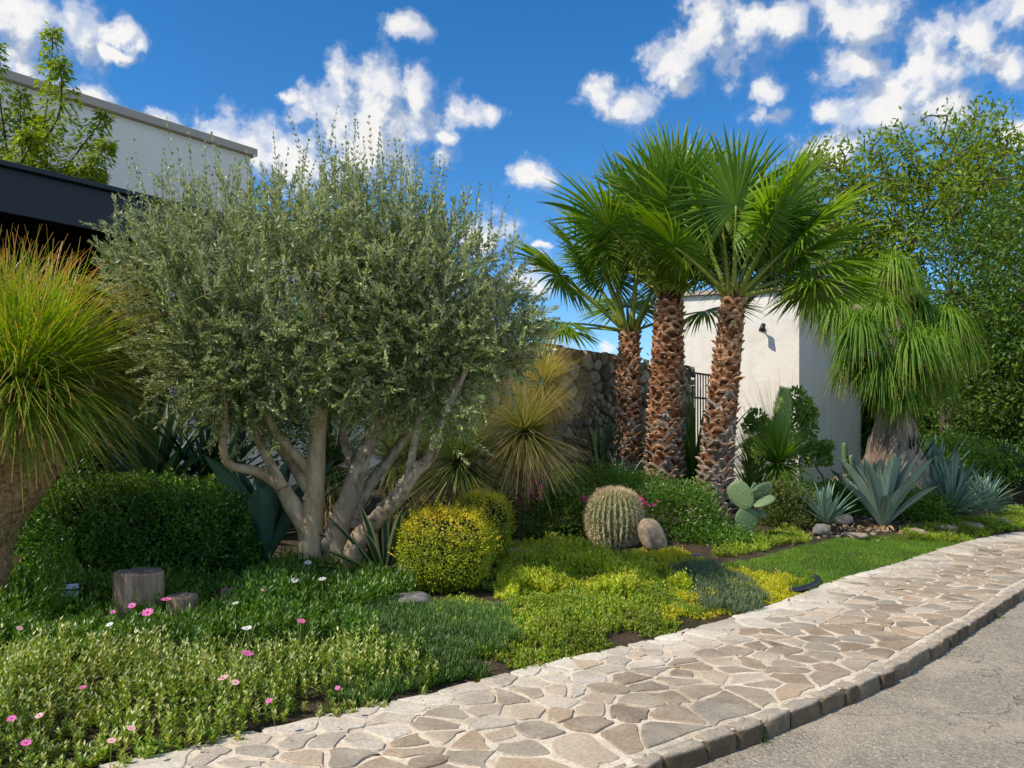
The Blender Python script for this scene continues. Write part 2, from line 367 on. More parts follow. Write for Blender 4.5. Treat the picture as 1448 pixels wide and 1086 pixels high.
def simple(name, c, rough=.5, spec=.4, metal=0., n=None, amt=.15, bs=0.):
    m, nt, out = mat_new(name)
    nn = noise_(nt, n or 20, 5); col = mix(nt, nn, tuple(k*(1-amt) for k in c), tuple(min(1, k*(1+amt)) for k in c))
    finish(nt, out, col, rough, bump(nt, nn, bs, .01) if bs else None, spec, metal); return m
M['fascia'] = simple('dark_painted_metal', (.018, .024, .033), .45, .4, n=3, amt=.12)
M['roofing'] = simple('roof_membrane', (.16, .15, .14), .9, .2)
M['soffit'] = simple('dark_soffit', (.012, .010, .009), .8, .2)
M['iron'] = simple('black_iron', (.012, .012, .013), .45, .5)
M['yellow_eye'] = simple('flower_eye', (.35, .2, .03), .8)
M['lampglass'] = simple('lamp_lens', (.5, .56, .66), .15, .8)
M['rubber'] = simple('black_rubber', (.02, .022, .026), .5, .4)

def stucco(name, c, dirt):
    m, nt, out = mat_new(name); co = coords(nt)
    a = noise_(nt, .9, 5, .6, co); b = noise_(nt, 9, 8, .7, co); mp = nd(nt, 'ShaderNodeMapping'); mp.inputs['Scale'].default_value = (2.2, 2.2, .18)
    nt.links.new(co, mp.inputs[0]); s = noise_(nt, 1.6, 6, .6, mp.outputs[0])
    col = mix(nt, ramp(nt, [(.42, 0.), (.75, .55)], a), c, dirt)
    col = mix(nt, ramp(nt, [(.52, 0.), (.8, .5)], s), col, dirt)
    r, t, e = tint(nt); col = mix(nt, ramp(nt, [(0., .6), (.12, .0)], t), col, tuple(k*.72 for k in dirt))
    tr = noise_(nt, 2.6, 7, .65, co, 1.2)
    h = math_(nt, 'ADD', math_(nt, 'MULTIPLY', b, .35), tr)
    finish(nt, out, col, .9, bump(nt, h, .45, .03), .15); return m
M['stucco'] = stucco('white_stucco', (.88, .82, .73), (.66, .58, .48))
M['stucco_b'] = stucco('cream_stucco', (.95, .87, .76), (.88, .79, .68))
M['coping'] = simple('stone_coping', (.5, .43, .36), .9, .2, n=8, bs=.4)
def wallstone():
    m, nt, out = mat_new('rubble_wall'); r, t, e = tint(nt)
    co = coords(nt); n = noise_(nt, 7, 8, .65, co); n2 = noise_(nt, 40, 4, .6, co)
    col = ramp(nt, [(0, (.13, .105, .075)), (.35, (.26, .205, .14)), (.7, (.38, .30, .21)), (1, (.48, .40, .30))], r)
    col = mix(nt, 1., col, ramp(nt, [(.3, .65), (.7, 1.2)], n), 'MULTIPLY')
    finish(nt, out, col, .9, bump(nt, math_(nt, 'ADD', n, math_(nt, 'MULTIPLY', n2, .3)), .9, .03), .15); return m
M['wallstone'] = wallstone()
M['rock'] = wallstone(); M['rock'].name = 'rock'
def rockmat(name, a, b, sc=14):
    m, nt, out = mat_new(name); co = coords(nt); n = noise_(nt, sc, 9, .7, co); n2 = noise_(nt, sc*.2, 3, .5, co, 1.)
    col = mix(nt, ramp(nt, [(.35, 0.), (.65, 1.)], n), a, b); col = mix(nt, 1., col, ramp(nt, [(.3, .7), (.7, 1.15)], n2), 'MULTIPLY')
    finish(nt, out, col, .85, bump(nt, math_(nt, 'ADD', n, n2), .6, .02), .2); return m
M['rock_tan'] = rockmat('tan_rock', (.25, .18, .12), (.46, .36, .26))
M['rock_grey'] = rockmat('grey_rock', (.11, .105, .10), (.29, .27, .25))
M['wood_grey'] = bark_mat('weathered_stump_wood', (.12, .075, .045), (.44, .31, .21), 22, .07, 1.)
M['wood_top'] = rockmat('stump_end_grain', (.13, .10, .09), (.27, .22, .2), 30)
M['timber'] = bark_mat('weathered_timber', (.10, .075, .05), (.22, .17, .12), 20, .3, .5)

def paving():
    m, nt, out = mat_new('flagstone'); r, t, e = tint(nt); co = coords(nt)
    n = noise_(nt, 5, 8, .65, co); n2 = noise_(nt, 45, 5, .65, co); n3 = noise_(nt, .8, 3, .5, co)
    c = ramp(nt, [(0, (.20, .155, .115)), (.2, (.30, .22, .155)), (.4, (.36, .30, .22)), (.55, (.29, .255, .205)), (.7, (.24, .175, .12)), (.85, (.47, .34, .225)), (1, (.52, .45, .36))], r)
    c = mix(nt, ramp(nt, [(.4, 0.), (.7, .6)], n), c, (.5, .43, .33))
    c = mix(nt, e, c, ramp(nt, [(.3, (.60, .54, .44)), (.7, (.76, .70, .60))], n))
    c = mix(nt, 1., c, ramp(nt, [(.25, .66), (.6, 1.08)], n2), 'MULTIPLY'); c = mix(nt, 1., c, ramp(nt, [(.3, .78), (.6, 1.06)], noise_(nt, 2.1, 5, .65, co)), 'MULTIPLY')
    finish(nt, out, c, .75, bump(nt, math_(nt, 'ADD', n, math_(nt, 'MULTIPLY', n2, .5)), .5, .012), .25); return m
M['flag'] = paving()
def mortar():
    m, nt, out = mat_new('mortar'); co = coords(nt); n = noise_(nt, 9, 8, .7, co); n2 = noise_(nt, 90, 4, .6, co)
    c = ramp(nt, [(.3, (.50, .41, .29)), (.55, (.70, .60, .47)), (.75, (.80, .71, .58))], n)
    c = mix(nt, 1., c, ramp(nt, [(.3, .68), (.65, 1.1)], n2), 'MULTIPLY'); c = mix(nt, 1., c, ramp(nt, [(.3, .7), (.55, 1.05)], noise_(nt, 1.7, 6, .7, co)), 'MULTIPLY')
    finish(nt, out, c, .9, bump(nt, math_(nt, 'ADD', n, math_(nt, 'MULTIPLY', n2, .4)), .7, .012), .15); return m
M['mortar'] = mortar()
def asphalt():
    m, nt, out = mat_new('asphalt'); co = coords(nt); a = noise_(nt, 1.1, 5, .6, co, .6); v = nd(nt, 'ShaderNodeTexVoronoi'); v.inputs['Scale'].default_value = 75
    nt.links.new(co, v.inputs[0]); b = noise_(nt, 160, 3, .7, co); c2 = noise_(nt, 22, 5, .7, co)
    vs = nd(nt, 'ShaderNodeSeparateColor'); nt.links.new(v.outputs['Color'], vs.inputs[0])
    c = ramp(nt, [(0., (.19, .165, .13)), (.5, (.33, .285, .225)), (.9, (.47, .41, .32)), (1., (.72, .62, .47))], vs.outputs[0])
    c = mix(nt, .45, c, ramp(nt, [(.3, (.18, .155, .12)), (.7, (.52, .45, .355))], b))
    c = mix(nt, ramp(nt, [(.48, 0.), (.72, .75)], a), c, (.62, .53, .41))
    c = mix(nt, ramp(nt, [(.55, 0.), (.75, .35)], c2), c, (.17, .145, .12))
    h = math_(nt, 'ADD', math_(nt, 'MULTIPLY', v.outputs['Distance'], -1.), b)
    vc = nd(nt, 'ShaderNodeTexVoronoi', feature='DISTANCE_TO_EDGE'); vc.inputs['Scale'].default_value = .55; wn = nd(nt, 'ShaderNodeTexNoise'); wn.inputs['Scale'].default_value = 3; wn.inputs['Detail'].default_value = 6; nt.links.new(co, wn.inputs['Vector']); ad = nd(nt, 'ShaderNodeVectorMath', operation='ADD'); nt.links.new(co, ad.inputs[0]); nt.links.new(wn.outputs['Color'], ad.inputs[1]); nt.links.new(ad.outputs[0], vc.inputs['Vector'])
    c = mix(nt, ramp(nt, [(0., .75), (.007, .0)], vc.outputs['Distance']), c, (.06, .05, .04))
    finish(nt, out, c, .9, bump(nt, h, .8, .012), .2); return m
M['asphalt'] = asphalt()
def soil():
    m, nt, out = mat_new('garden_soil'); co = coords(nt); n = noise_(nt, 6, 8, .7, co); n2 = noise_(nt, 60, 5, .7, co); n3 = noise_(nt, .7, 3, .5, co)
    c = ramp(nt, [(.3, (.035, .025, .016)), (.55, (.09, .062, .04)), (.75, (.2, .15, .10))], n)
    c = mix(nt, ramp(nt, [(.5, 0.), (.7, .6)], n2), c, (.26, .2, .145)); c = mix(nt, ramp(nt, [(.45, 0.), (.6, .45)], n3), c, (.04, .055, .015))
    finish(nt, out, c, .95, bump(nt, math_(nt, 'ADD', n, n2), 1., .03), .1); return m
M['soil'] = soil()
M['field'] = rockmat('dry_field', (.07, .08, .03), (.16, .14, .08), 2)

# ------------------------------------------------------------------ setting
g = Geo(); s = 400
g.add([(-s, -s, -.06), (s, -s, -.06), (s, s, -.06), (-s, s, -.06)], np.array([[0, 1, 2, 3]]))
g.build('ground', M['field'], kind='structure')
# terrain of the planting bed
xs = np.arange(-26, 34, .16); ys = np.arange(0, 44, .16); X, Y = np.meshgrid(xs, ys, indexing='ij')
Z = ground(X, Y)+.012*fbm(X, Y, 5)*(sdist(X, Y, EDGE) > .05)
nx, ny = X.shape; idx = np.arange(nx*ny).reshape(nx, ny)
Fq = np.stack([idx[:-1, :-1], idx[1:, :-1], idx[1:, 1:], idx[:-1, 1:]], -1).reshape(-1, 4)
dd = sdist(X, Y, EDGE).ravel(); keep = (dd[Fq] > -.45).any(1)
Geo().add(np.stack([X, Y, Z], -1).reshape(-1, 3), Fq[keep]).build('garden_soil', M['soil'], kind='structure')

def offset(line, d):
    T = nrm(np.gradient(line, axis=0)); return line+np.column_stack([-T[:, 1], T[:, 0]])*d
def resample2(line, n, a=0., b=1.):
    seg = np.r_[0, np.cumsum(np.linalg.norm(np.diff(line, axis=0), axis=1))]
    q = np.linspace(a, b, n)*seg[-1]; return np.column_stack([np.interp(q, seg, line[:, k]) for k in (0, 1)])
# road
K = resample2(offset(KERB, .02), 160); O = offset(K, -16); O[:, 1] = np.minimum(O[:, 1], K[:, 1]-1)
m = 24; W_ = np.linspace(0, 1, m)[None, :, None]**1.6; G2 = K[:, None]*(1-W_)+O[:, None]*W_
V = np.concatenate([G2, (.038+.006*fbm(G2[..., 0], G2[..., 1], .8)[..., None])], -1).reshape(-1, 3)
i = np.arange(159)[:, None]*m; j = np.arange(m-1)[None]
Geo().add(V, np.stack([i+j, i+m+j, i+m+j+1, i+j+1], -1).reshape(-1, 4)).build('road', M['asphalt'], kind='structure')
# path: mortar bed plus individually shaped flagstones, one paving surface
gp = Geo(); A = resample2(EDGE, 200); B = resample2(offset(KERB, .10), 200)
m = 10; W_ = np.linspace(0, 1, m)[None, :, None]; G2 = A[:, None]*(1-W_)+B[:, None]*W_
V = np.concatenate([G2, PZ-.004+.004*fbm(G2[..., 0], G2[..., 1], 2.)[..., None]], -1).reshape(-1, 3)
i = np.arange(199)[:, None]*m; j = np.arange(m-1)[None]
gp.add(V, np.stack([i+j, i+m+j, i+m+j+1, i+j+1], -1).reshape(-1, 4), mat=1)
def voronoi_stones(region_pts, gap, on):
    P = region_pts
    for q in range(len(P)):
        c = P[q]; d = np.linalg.norm(P-c, axis=1); near = np.argsort(d)[1:16]
        poly = [c+np.array([math.cos(a), math.sin(a)])*.5 for a in np.linspace(0, 2*PI, 13)[:-1]]
        for k in near:
            if d[k] > 1: break
            nv = (P[k]-c)/d[k]; off = d[k]*(.5+R.uniform(-.0, .0))-gap*R.uniform(.7, 1.4)/2; new = []
            for a_, b_ in zip(poly, poly[1:]+poly[:1]):
                da = (a_-c)@nv-off; db = (b_-c)@nv-off
                if da <= 0: new.append(a_)
                if da*db < 0: new.append(a_+(b_-a_)*(da/(da-db)))
            poly = new
            if len(poly) < 3: break
        if len(poly) < 3: continue
        on(c, np.array(poly))
T = 9000; cand = np.column_stack([rnd(T*6, -5, 13.5), rnd(T*6, 1, 15)])
ke = sdist(cand[:, 0], cand[:, 1], EDGE); kk = sdist(cand[:, 0], cand[:, 1], KERB)
cand = cand[(ke < -.03) & (kk > .19)]; pts = []
rr = .112+.06*(.5+.5*vnoise(cand[:, 0], cand[:, 1], 1.6))*1.
cell = {}
for p, r_ in zip(cand, rr):
    r_ = r_*R.choice([1.3, 1.0, .6], p=[.3, .4, .3])
    key = (int(p[0]//.35), int(p[1]//.35)); ok = True
    for a in (-1, 0, 1):
        for b in (-1, 0, 1):
            for (q, rq) in cell.get((key[0]+a, key[1]+b), ()):
                if np.hypot(*(p-q)) < (r_+rq)*.5+.03: ok = False
    if ok: cell.setdefault(key, []).append((p, r_)); pts.append(p)
pts = np.array(pts)
def add_stone(c, poly):
    ar = .5*abs(np.dot(poly[:, 0], np.roll(poly[:, 1], 1))-np.dot(poly[:, 1], np.roll(poly[:, 0], 1)))
    if ar < .002: return
    de = -float(sdist(np.array([c[0]]), np.array([c[1]]), EDGE)[0])
    dk = sdist(poly[:, 0], poly[:, 1], KERB); T_ = nrm(np.gradient(KERB, axis=0)); nr_ = np.column_stack([-T_[:, 1], T_[:, 0]])
    for v_ in range(len(poly)):
        if dk[v_] < .13:
            i_ = np.argmin(((KERB-poly[v_])**2).sum(1)); poly[v_] = poly[v_]+nr_[i_]*(.13-dk[v_])
    de_ = sdist(poly[:, 0], poly[:, 1], EDGE)
    for v_ in range(len(poly)):
        if de_[v_] > .03:
            i_ = np.argmin(((EDGE-poly[v_])**2).sum(1)); t_ = EDGE[min(i_+1, len(EDGE)-1)]-EDGE[max(i_-1, 0)]; t_ = t_/np.hypot(*t_); poly[v_] = poly[v_]-np.array([-t_[1], t_[0]])*(de_[v_]-.03)
    p = poly
    q = np.concatenate([p[:, None]*.5+.5*p[:, None], (p*.5+np.roll(p, -1, 0)*.5)[:, None]], 1).reshape(-1, 2)
    q = q+R.normal(size=q.shape)*.0125
    for _ in range(2):
        a = q*.84+np.roll(q, -1, 0)*.16; b = q*.16+np.roll(q, -1, 0)*.84; z = np.empty((len(a)*2, 2)); z[0::2] = a; z[1::2] = b; q = z
    cen = q.mean(0); n = len(q); h = PZ+.003+R.uniform(-.002, .003); tl = R.normal(size=2)*.008
    zz = lambda u, b_: np.column_stack([u, b_+(u-cen)@tl])
    ins = cen+(q-cen)*.965; V = np.vstack([zz(q, h-.016), zz(q, h-.004), zz(ins, h), zz(cen[None], h+.001)])
    jj = np.arange(n); kk_ = (jj+1) % n
    white = np.clip(.7-de/.7+.35*vnoise(c[0], c[1], 1.3)+R.normal()*.16, 0, .92)
    gp.add(V, [np.concatenate([np.stack([jj, kk_, n+kk_, n+jj], 1), np.stack([n+jj, n+kk_, 2*n+kk_, 2*n+jj], 1)]), np.stack([2*n+jj, 2*n+kk_, np.full(n, 3*n)], 1)],
           C=[R.uniform(), .5, white], smooth=False)
voronoi_stones(pts, .03, add_stone)
gp.build('path', [M['flag'], M['mortar']], kind='structure')
# kerb: a course of rough stone blocks
gk = Geo(); seg = np.r_[0, np.cumsum(np.linalg.norm(np.diff(KERB, axis=0), axis=1))]; s_ = 0.
KC = offset(KERB, .04)
while s_ < seg[-1]-25:
    l = R.uniform(.13, .34); p = [np.interp(s_+l/2, seg, KC[:, k]) for k in (0, 1)]; p2 = [np.interp(s_+l/2+.05, seg, KC[:, k]) for k in (0, 1)]
    yaw = math.atan2(p2[1]-p[1], p2[0]-p[0]); h = .15+R.uniform(-.006, .008)
    nb = Geo(); bumpy(gk, (p[0], p[1], PZ+.004-h/2+R.uniform(-.003, .006)), (l/2-.004, .05+R.uniform(-.006, .009), h/2), 7., 14, 28, .10, 2.6, var=R.uniform(), yaw=yaw+R.normal()*.06)
    s_ += l
for a, b in zip(resample2(offset(KERB, .075), 400)[:-1], resample2(offset(KERB, .075), 400)[1:]):
    c = (a+b)/2; box(gk, (c[0], c[1], .045), (np.linalg.norm(b-a)*1.02, .10, .165), math.atan2(b[1]-a[1], b[0]-a[0]), mat=1)
M['kerbstone'] = (lambda: None)() or None
def kerbmat():
    m, nt, out = mat_new('kerb_stone'); r, t, e = tint(nt); co = coords(nt); n = noise_(nt, 11, 8, .7, co); n2 = noise_(nt, 60, 5, .6, co)
    c = ramp(nt, [(0, (.12, .085, .05)), (.5, (.20, .15, .095)), (1, (.28, .235, .17))], r)
    c = mix(nt, 1., c, ramp(nt, [(.3, .6), (.7, 1.3)], n), 'MULTIPLY')
    c = mix(nt, ramp(nt, [(.92, 0.), (1.02, .8)], math_(nt, 'ADD', t, math_(nt, 'MULTIPLY', n, .12))), c, (.50, .43, .34))
    finish(nt, out, c, .85, bump(nt, math_(nt, 'ADD', n, math_(nt, 'MULTIPLY', n2, .4)), 1., .03), .2); return m
gk.build('kerb', [kerbmat(), M['mortar']], kind='structure')

# ------------------------------------------------------------------ buildings and walls
WD = nrm(np.array([.82, 1.])); WN = np.array([WD[1], -WD[0]])      # along the walls; towards the road
def wall_box(g, p0, s0, s1, z0, z1, th, mat=0, off=0., var=0.5, nz=1):
    a = p0+WD*s0; b = p0+WD*s1; n = WN*th/2; c = WN*off; yaw = math.atan2(WD[1], WD[0])
    box(g, ((a[0]+b[0])/2+c[0], (a[1]+b[1])/2+c[1], (z0+z1)/2), (abs(s1-s0), th, z1-z0), yaw, mat, bev=.006, var=var)
bp = np.array([-5.58, 17.0])
bl = empty('white_building', (bp[0], bp[1], .4), 'tall cream stucco building behind the dark canopy', 'building')
g = Geo(); wall_box(g, bp, -22, 0, 0, 7.62, .3, off=-.15)
g2 = np.array([WN[0], WN[1]])
q = bp-WD*.15-WN*3.3; box(g, (q[0], q[1], 3.81), (.296, 6.0, 7.61), math.atan2(WD[1], WD[0]), bev=.006); g.build('wall', M['stucco_b'], bl)
g = Geo(); wall_box(g, bp, -22.05, .1, 7.625, 7.78, .5, off=-.14); g.build('coping', M['coping'], bl)
g = Geo(); wall_box(g, bp, .01, 9, 0, 6.15, .28, off=-.35); g.build('side_wall', M['stucco_b'], bl)
g = Geo(); wall_box(g, bp, .12, 9.05, 6.155, 6.27, .4, off=-.35); g.build('side_coping', M['coping'], bl)

cp = np.array([-4.67, 9.5]); cn = empty('canopy', (cp[0], cp[1], .5), 'dark metal edged veranda canopy at the upper left of the garden', 'canopy')
L0, L1 = -6.5, 1.75
g = Geo(); wall_box(g, cp, L0, L1, 4.02, 4.5, .06, off=0); wall_box(g, cp, L0, L1+.02, 4.502, 4.56, .16, off=.02); g.build('fascia', M['fascia'], cn)
g = Geo(); wall_box(g, cp, L0, L1, 4.4, 4.48, 2.3, off=-1.19); g.build('roof_deck', M['roofing'], cn)
g = Geo(); wall_box(g, cp, L0, L1, 4.30, 4.395, 2.28, off=-1.185)
g.build('soffit', M['soffit'], cn)
for k in np.arange(L0+.3, L1, .8):
    g = Geo(); wall_box(g, cp, k, k+.07, 4.12, 4.298, 2.2, off=-1.16); g.build('rafter', M['soffit'], cn)
g = Geo(); wall_box(g, cp, L0, L1, .2, 4.29, .12, off=-2.28); g.build('back_wall', M['soffit'], cn)
for k in (-3.4, 1.6):
    g = Geo(); wall_box(g, cp, k, k+.12, .3, 4.28, .12, off=-.12); g.build('post', M['fascia'], cn)

# rubble stone wall
sw = np.array([.88, 13.0])
g = Geo(); a0, a1 = -3.6, 4.55; zt = 3.1
wall_box(g, sw, a0, a1, .1, zt-.07, .3, off=-.2, var=.15)
cand = np.column_stack([rnd(5000, a0, a1), rnd(5000, .2, zt)]); pw = []
for p in cand:
    rm = .15+.09*vnoise(p[0], p[1], 2.)
    if all(np.hypot((p[0]-q[0])*.8, p[1]-q[1]) > rm for q in pw): pw.append(p)
pw = np.array(pw)
def wall_stone(c, poly):
    q = poly+R.normal(size=poly.shape)*.008
    for _ in range(2):
        a = q*.78+np.roll(q, -1, 0)*.22; b_ = q*.22+np.roll(q, -1, 0)*.78; z = np.empty((len(a)*2, 2)); z[0::2] = a; z[1::2] = b_; q = z
    q[:, 0] = np.clip(q[:, 0], a0, a1); q[:, 1] = np.clip(q[:, 1], .1, zt+.03*vnoise(c[0]*3, 0)); cen = q.mean(0); n = len(q); dp = R.uniform(.035, .09); tl = R.normal(size=2)*.12
    def P3(u, o): o = o+(u-cen)@tl; return np.column_stack([sw[0]+WD[0]*u[:, 0]+WN[0]*(o-.05), sw[1]+WD[1]*u[:, 0]+WN[1]*(o-.05), u[:, 1]])
    V = np.vstack([P3(q, -.02*np.ones(n)), P3(cen+(q-cen)*.97, np.full(n, dp*.6)), P3(cen+(q-cen)*.8, np.full(n, dp)), P3(cen[None], np.array([dp+.008]))]); jj = np.arange(n); kk_ = (jj+1) % n
    g.add(V, [np.concatenate([np.stack([r_*n+jj, r_*n+kk_, (r_+1)*n+kk_, (r_+1)*n+jj], 1) for r_ in (0, 1)]), np.stack([2*n+jj, 2*n+kk_, np.full(n, 3*n)], 1)], C=[R.uniform(), .5, 0], smooth=False)
voronoi_stones(pw, .03, wall_stone)
tag(g.build('stone_wall', M['wallstone'], loc=(sw[0], sw[1], .3)), 'rubble stone garden wall behind the palms', 'wall')
# iron fence
fn = empty('iron_fence', (*(sw+WD*4.6), .4), 'black iron railing between the stone wall and the white tower', 'fence')
for k in np.arange(4.62, 6.6, .125):
    g = Geo(); c = sw+WD*k; tube(g, [(c[0], c[1], .3), (c[0], c[1], 2.95)], .015, 6); g.build('bar', M['iron'], fn)
for zz in (2.96, 2.45, .75):
    g = Geo(); wall_box(g, sw, 4.6, 6.62, zz-.02, zz+.02, .035); g.build('rail', M['iron'], fn)

# white tower : front face lit from the left, right face in shade
tc = at(1130, 700, 19.0)[:2]; fu = nrm(np.array([-2.62, .95])); ru = np.array([.62, .78]); ru = nrm(ru)
tw = empty('stucco_tower', (tc[0], tc[1], .4), 'white stucco tower block beside the right palm', 'tower')
def prism(g, pts, z0, z1, mat=0):
    n = len(pts); V = [(x, y, z0) for x, y in pts]+[(x, y, z1) for x, y in pts]+[tuple(np.mean(pts, 0))+(z1,)]
    q = [(i, (i+1) % n, n+(i+1) % n, n+i) for i in range(n)]; t = [(n+i, n+(i+1) % n, 2*n) for i in range(n)]
    C = np.zeros((2*n+1, 3)); C[n:, 1] = 1
    g.add(V, [np.array(q), np.array(t)], C, mat, smooth=False)
wl = 2.95; dl = 5.3
c0 = tc; c1 = tc+ru*dl; c3 = tc+fu*wl; c2 = c3+ru*dl
g = Geo(); prism(g, [c0, c1, c2, c3], 0, 5.15); g.build('wall', M['stucco'], tw)
cc = (c0+c2)/2; g = Geo(); prism(g, [cc+(c-cc)*1.035 for c in (c0, c1, c2, c3)], 5.153, 5.26); g.build('coping', M['coping'], tw)
fnm = nrm(np.array([fu[1], -fu[0]])); fnm = -fnm if fnm[1] > 0 else fnm
lp = tc+fu*.82; lz = CAMZ+155/F*19.2
lm = empty('wall_lamp', (lp[0], lp[1], lz), 'small dark spotlight fixed high on the white tower', 'lamp')
g = Geo(); tube(g, [(*lp, lz), (*(lp+fnm*.03), lz)], .06, 12); g.build('mount', M['iron'], lm)
g = Geo(); tube(g, [(*(lp+fnm*.03), lz), (*(lp+fnm*.2), lz+.02)], .018, 8); g.build('bracket', M['iron'], lm)
g = Geo(); q = lp+fnm*.2; tube(g, [(q[0]+.02, q[1], lz+.09), (q[0]-.05, q[1]-.06, lz-.07)], [.055, .07], 12); g.build('lamp_head', M['iron'], lm)
q = at(1213, 541, 19.2); bmv = np.array([.9, .1, 0])
g = Geo(); q0 = c0+ru*5.1; box(g, (q0[0]+.12, q0[1]-.2, CAMZ+79/F*22.9), (.9, .3, .16), .1, bev=.01)
tag(g.build('timber_beam', M['timber'], loc=(q0[0], q0[1], 3.0)), 'short weathered timber beam jutting from the shaded tower wall', 'beam')

# ------------------------------------------------------------------ plant builders
def surf_points(n, c, r, power, yaw=0., zmin=-.9):
    d = sphere_dirs(int(n*1.4)); d = d[d[:, 2] > zmin][:n]
    k = (np.abs(d/1.)**power).sum(1)**(-1/power); p = d*k[:, None]
    nn = nrm(np.sign(p)*np.abs(p)**(power-1)/np.array(r)); p = p*np.array(r)
    cy, sy = math.cos(yaw), math.sin(yaw); rot = lambda v: np.column_stack([v[:, 0]*cy-v[:, 1]*sy, v[:, 0]*sy+v[:, 1]*cy, v[:, 2]])
    return rot(p)+c, rot(nn)
def clipped(name, c, r, power, n, lsize, mat, label, cat, yaw=0., group=None, lump=.04, up=.25, k=7, toplit_tint=True, sprig=0):
    """a clipped bush: dark inner twigs and thousands of leaves on the skin"""
    base = (c[0], c[1], c[2]-r[2]); o = empty(name, base, label, cat, group)
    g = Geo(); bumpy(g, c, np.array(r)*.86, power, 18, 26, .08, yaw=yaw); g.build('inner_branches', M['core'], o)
    p, nn = surf_points(n, np.array(c), r, power, yaw)
    q = p-np.array(c); p = p+nn*(lump*fbm(q[:, 0]*3+q[:, 2]*2, q[:, 1]*3-q[:, 2], 1.4))[:, None]-nn*rnd(len(p), 0, .05)[:, None]
    P = np.repeat(p, k, 0); N = np.repeat(nn, k, 0); m = len(P)
    P = P+R.normal(size=P.shape)*lsize*.9
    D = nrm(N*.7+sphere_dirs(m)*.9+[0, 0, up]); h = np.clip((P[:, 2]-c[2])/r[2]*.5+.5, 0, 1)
    g = Geo(); t = np.clip(h+R.normal(size=m)*.1, 0, 1) if toplit_tint else np.full(m, .4)  # tip colour grows towards the bush top, painting top light into the leaves
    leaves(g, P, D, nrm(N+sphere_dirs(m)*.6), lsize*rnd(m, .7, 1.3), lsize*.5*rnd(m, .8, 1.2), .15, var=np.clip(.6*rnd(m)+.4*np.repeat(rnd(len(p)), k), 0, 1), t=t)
    if sprig:
        p, nn = surf_points(sprig, np.array(c), r, power, yaw, -.2)
        for a, b in zip(p, nn):
            d = nrm(b+[0, 0, .8]); L = R.uniform(.05, .14); kk = 9; tt = rnd(kk, 0, 1)
            leaves(g, a+d*(tt*L)[:, None], nrm(d+sphere_dirs(kk)*.9), sphere_dirs(kk), lsize*1.1, lsize*.5, .15, t=np.full(kk, .85))
    g.build('foliage', mat, o); return o
def shrub(name, c, r, nclump, k, lsize, mat, label, cat, group=None, asp=.5, up=.4, spread=.11, stems=True, base_z=None, shell=.55, col_t=True, cup=.15):
    """loose leafy shrub: stems from the base carrying clumps of leaves"""
    c = np.array(c, float); r = np.array(r, float); bz = float(ground(c[0], c[1])) if base_z is None else base_z
    base = np.array([c[0], c[1], bz]); o = empty(name, base, label, cat, group)
    d = sphere_dirs(nclump); d[:, 2] = np.where(d[:, 2] < -.6, -d[:, 2], d[:, 2]); rad = shell+(1-shell)*rnd(nclump)
    rad *= 1+.16*fbm(d[:, 0]*2+c[0], d[:, 1]*2+d[:, 2], 1.2)
    T = c+d*rad[:, None]*r; T[:, 2] = np.maximum(T[:, 2], bz+.05)
    if stems:
        g = Geo(); n0 = [base+np.array([R.normal()*.05, R.normal()*.05, 0]) for _ in range(3)]+[base*.5+c*.5]
        grow(g, n0, T[::max(1, nclump//60)], .004, 4); g.build('stems', M['olive_twig'], o)
    P = np.repeat(T, k, 0); m = len(P); off = R.normal(size=(m, 3))*spread; P = P+off
    out_ = nrm(np.repeat(d, k, 0)+off/spread*.4+[0, 0, up]); h = np.clip((P[:, 2]-c[2])/r[2]*.5+.5, 0, 1)
    g = Geo(); leaves(g, P, nrm(out_+sphere_dirs(m)*.7), nrm(out_+sphere_dirs(m)*.8+[0, 0, .3]), lsize*rnd(m, .7, 1.3), lsize*asp*rnd(m, .8, 1.2), cup,
                      var=np.clip(.5*rnd(m)+.5*np.repeat(rnd(nclump), k), 0, 1), t=h*.8 if col_t else None)
    g.build('foliage', mat, o); return o
def tree(name, base, trunk, crown, nclump, k, lsize, mat, bark, label, cat='tree', group=None, asp=.45, spread=.3, r0=.18, shell=.35, tipr=.012, droop=0.):
    """crown: list of (centre, radii); trunk: polyline"""
    o = empty(name, base, label, cat, group); g = Geo()
    tr = np.array(trunk, float); tube(g, tr, np.linspace(r0, r0*.45, len(tr)), 10, noise=.12, resample=len(tr)*5)
    T = []; D = []
    w = np.array([np.prod(b)**(.66) for a, b in crown]); w /= w.sum()
    for (a, b), q in zip(crown, w):
        n = max(6, int(nclump*q)); d = sphere_dirs(n); rad = (shell+(1-shell)*rnd(n)**.6)*(1+.2*fbm(d[:, 0]*2+a[0], d[:, 1]*2+d[:, 2]*1.3, 1.3)); T.append(np.array(a)+d*rad[:, None]*np.array(b)); D.append(d)
    T = np.vstack(T); D = np.vstack(D); nodes = list(smooth_line(tr, 2)[len(tr):])
    grow(g, nodes, T[::2 if len(T) > 300 else 1], tipr, 4, rgain=.0022); g.build('trunk', bark, o)
    dens = rnd(len(T), .35, 1.); cnt = (dens*k).astype(int)+2; P = np.repeat(T, cnt, 0); d = np.repeat(D, cnt, 0); m = len(P)
    P = P+R.normal(size=(m, 3))*spread*np.array([1, 1, .75])
    g = Geo(); leaves(g, P, nrm(sphere_dirs(m)+d*.5+[0, 0, -droop]), nrm(sphere_dirs(m)+[0, 0, 1.]), lsize*rnd(m, .7, 1.35), lsize*asp, .15,
                      var=np.clip(.55*rnd(m)+.45*np.repeat(rnd(len(T)), cnt), 0, 1)); g.build('crown', mat, o); return o
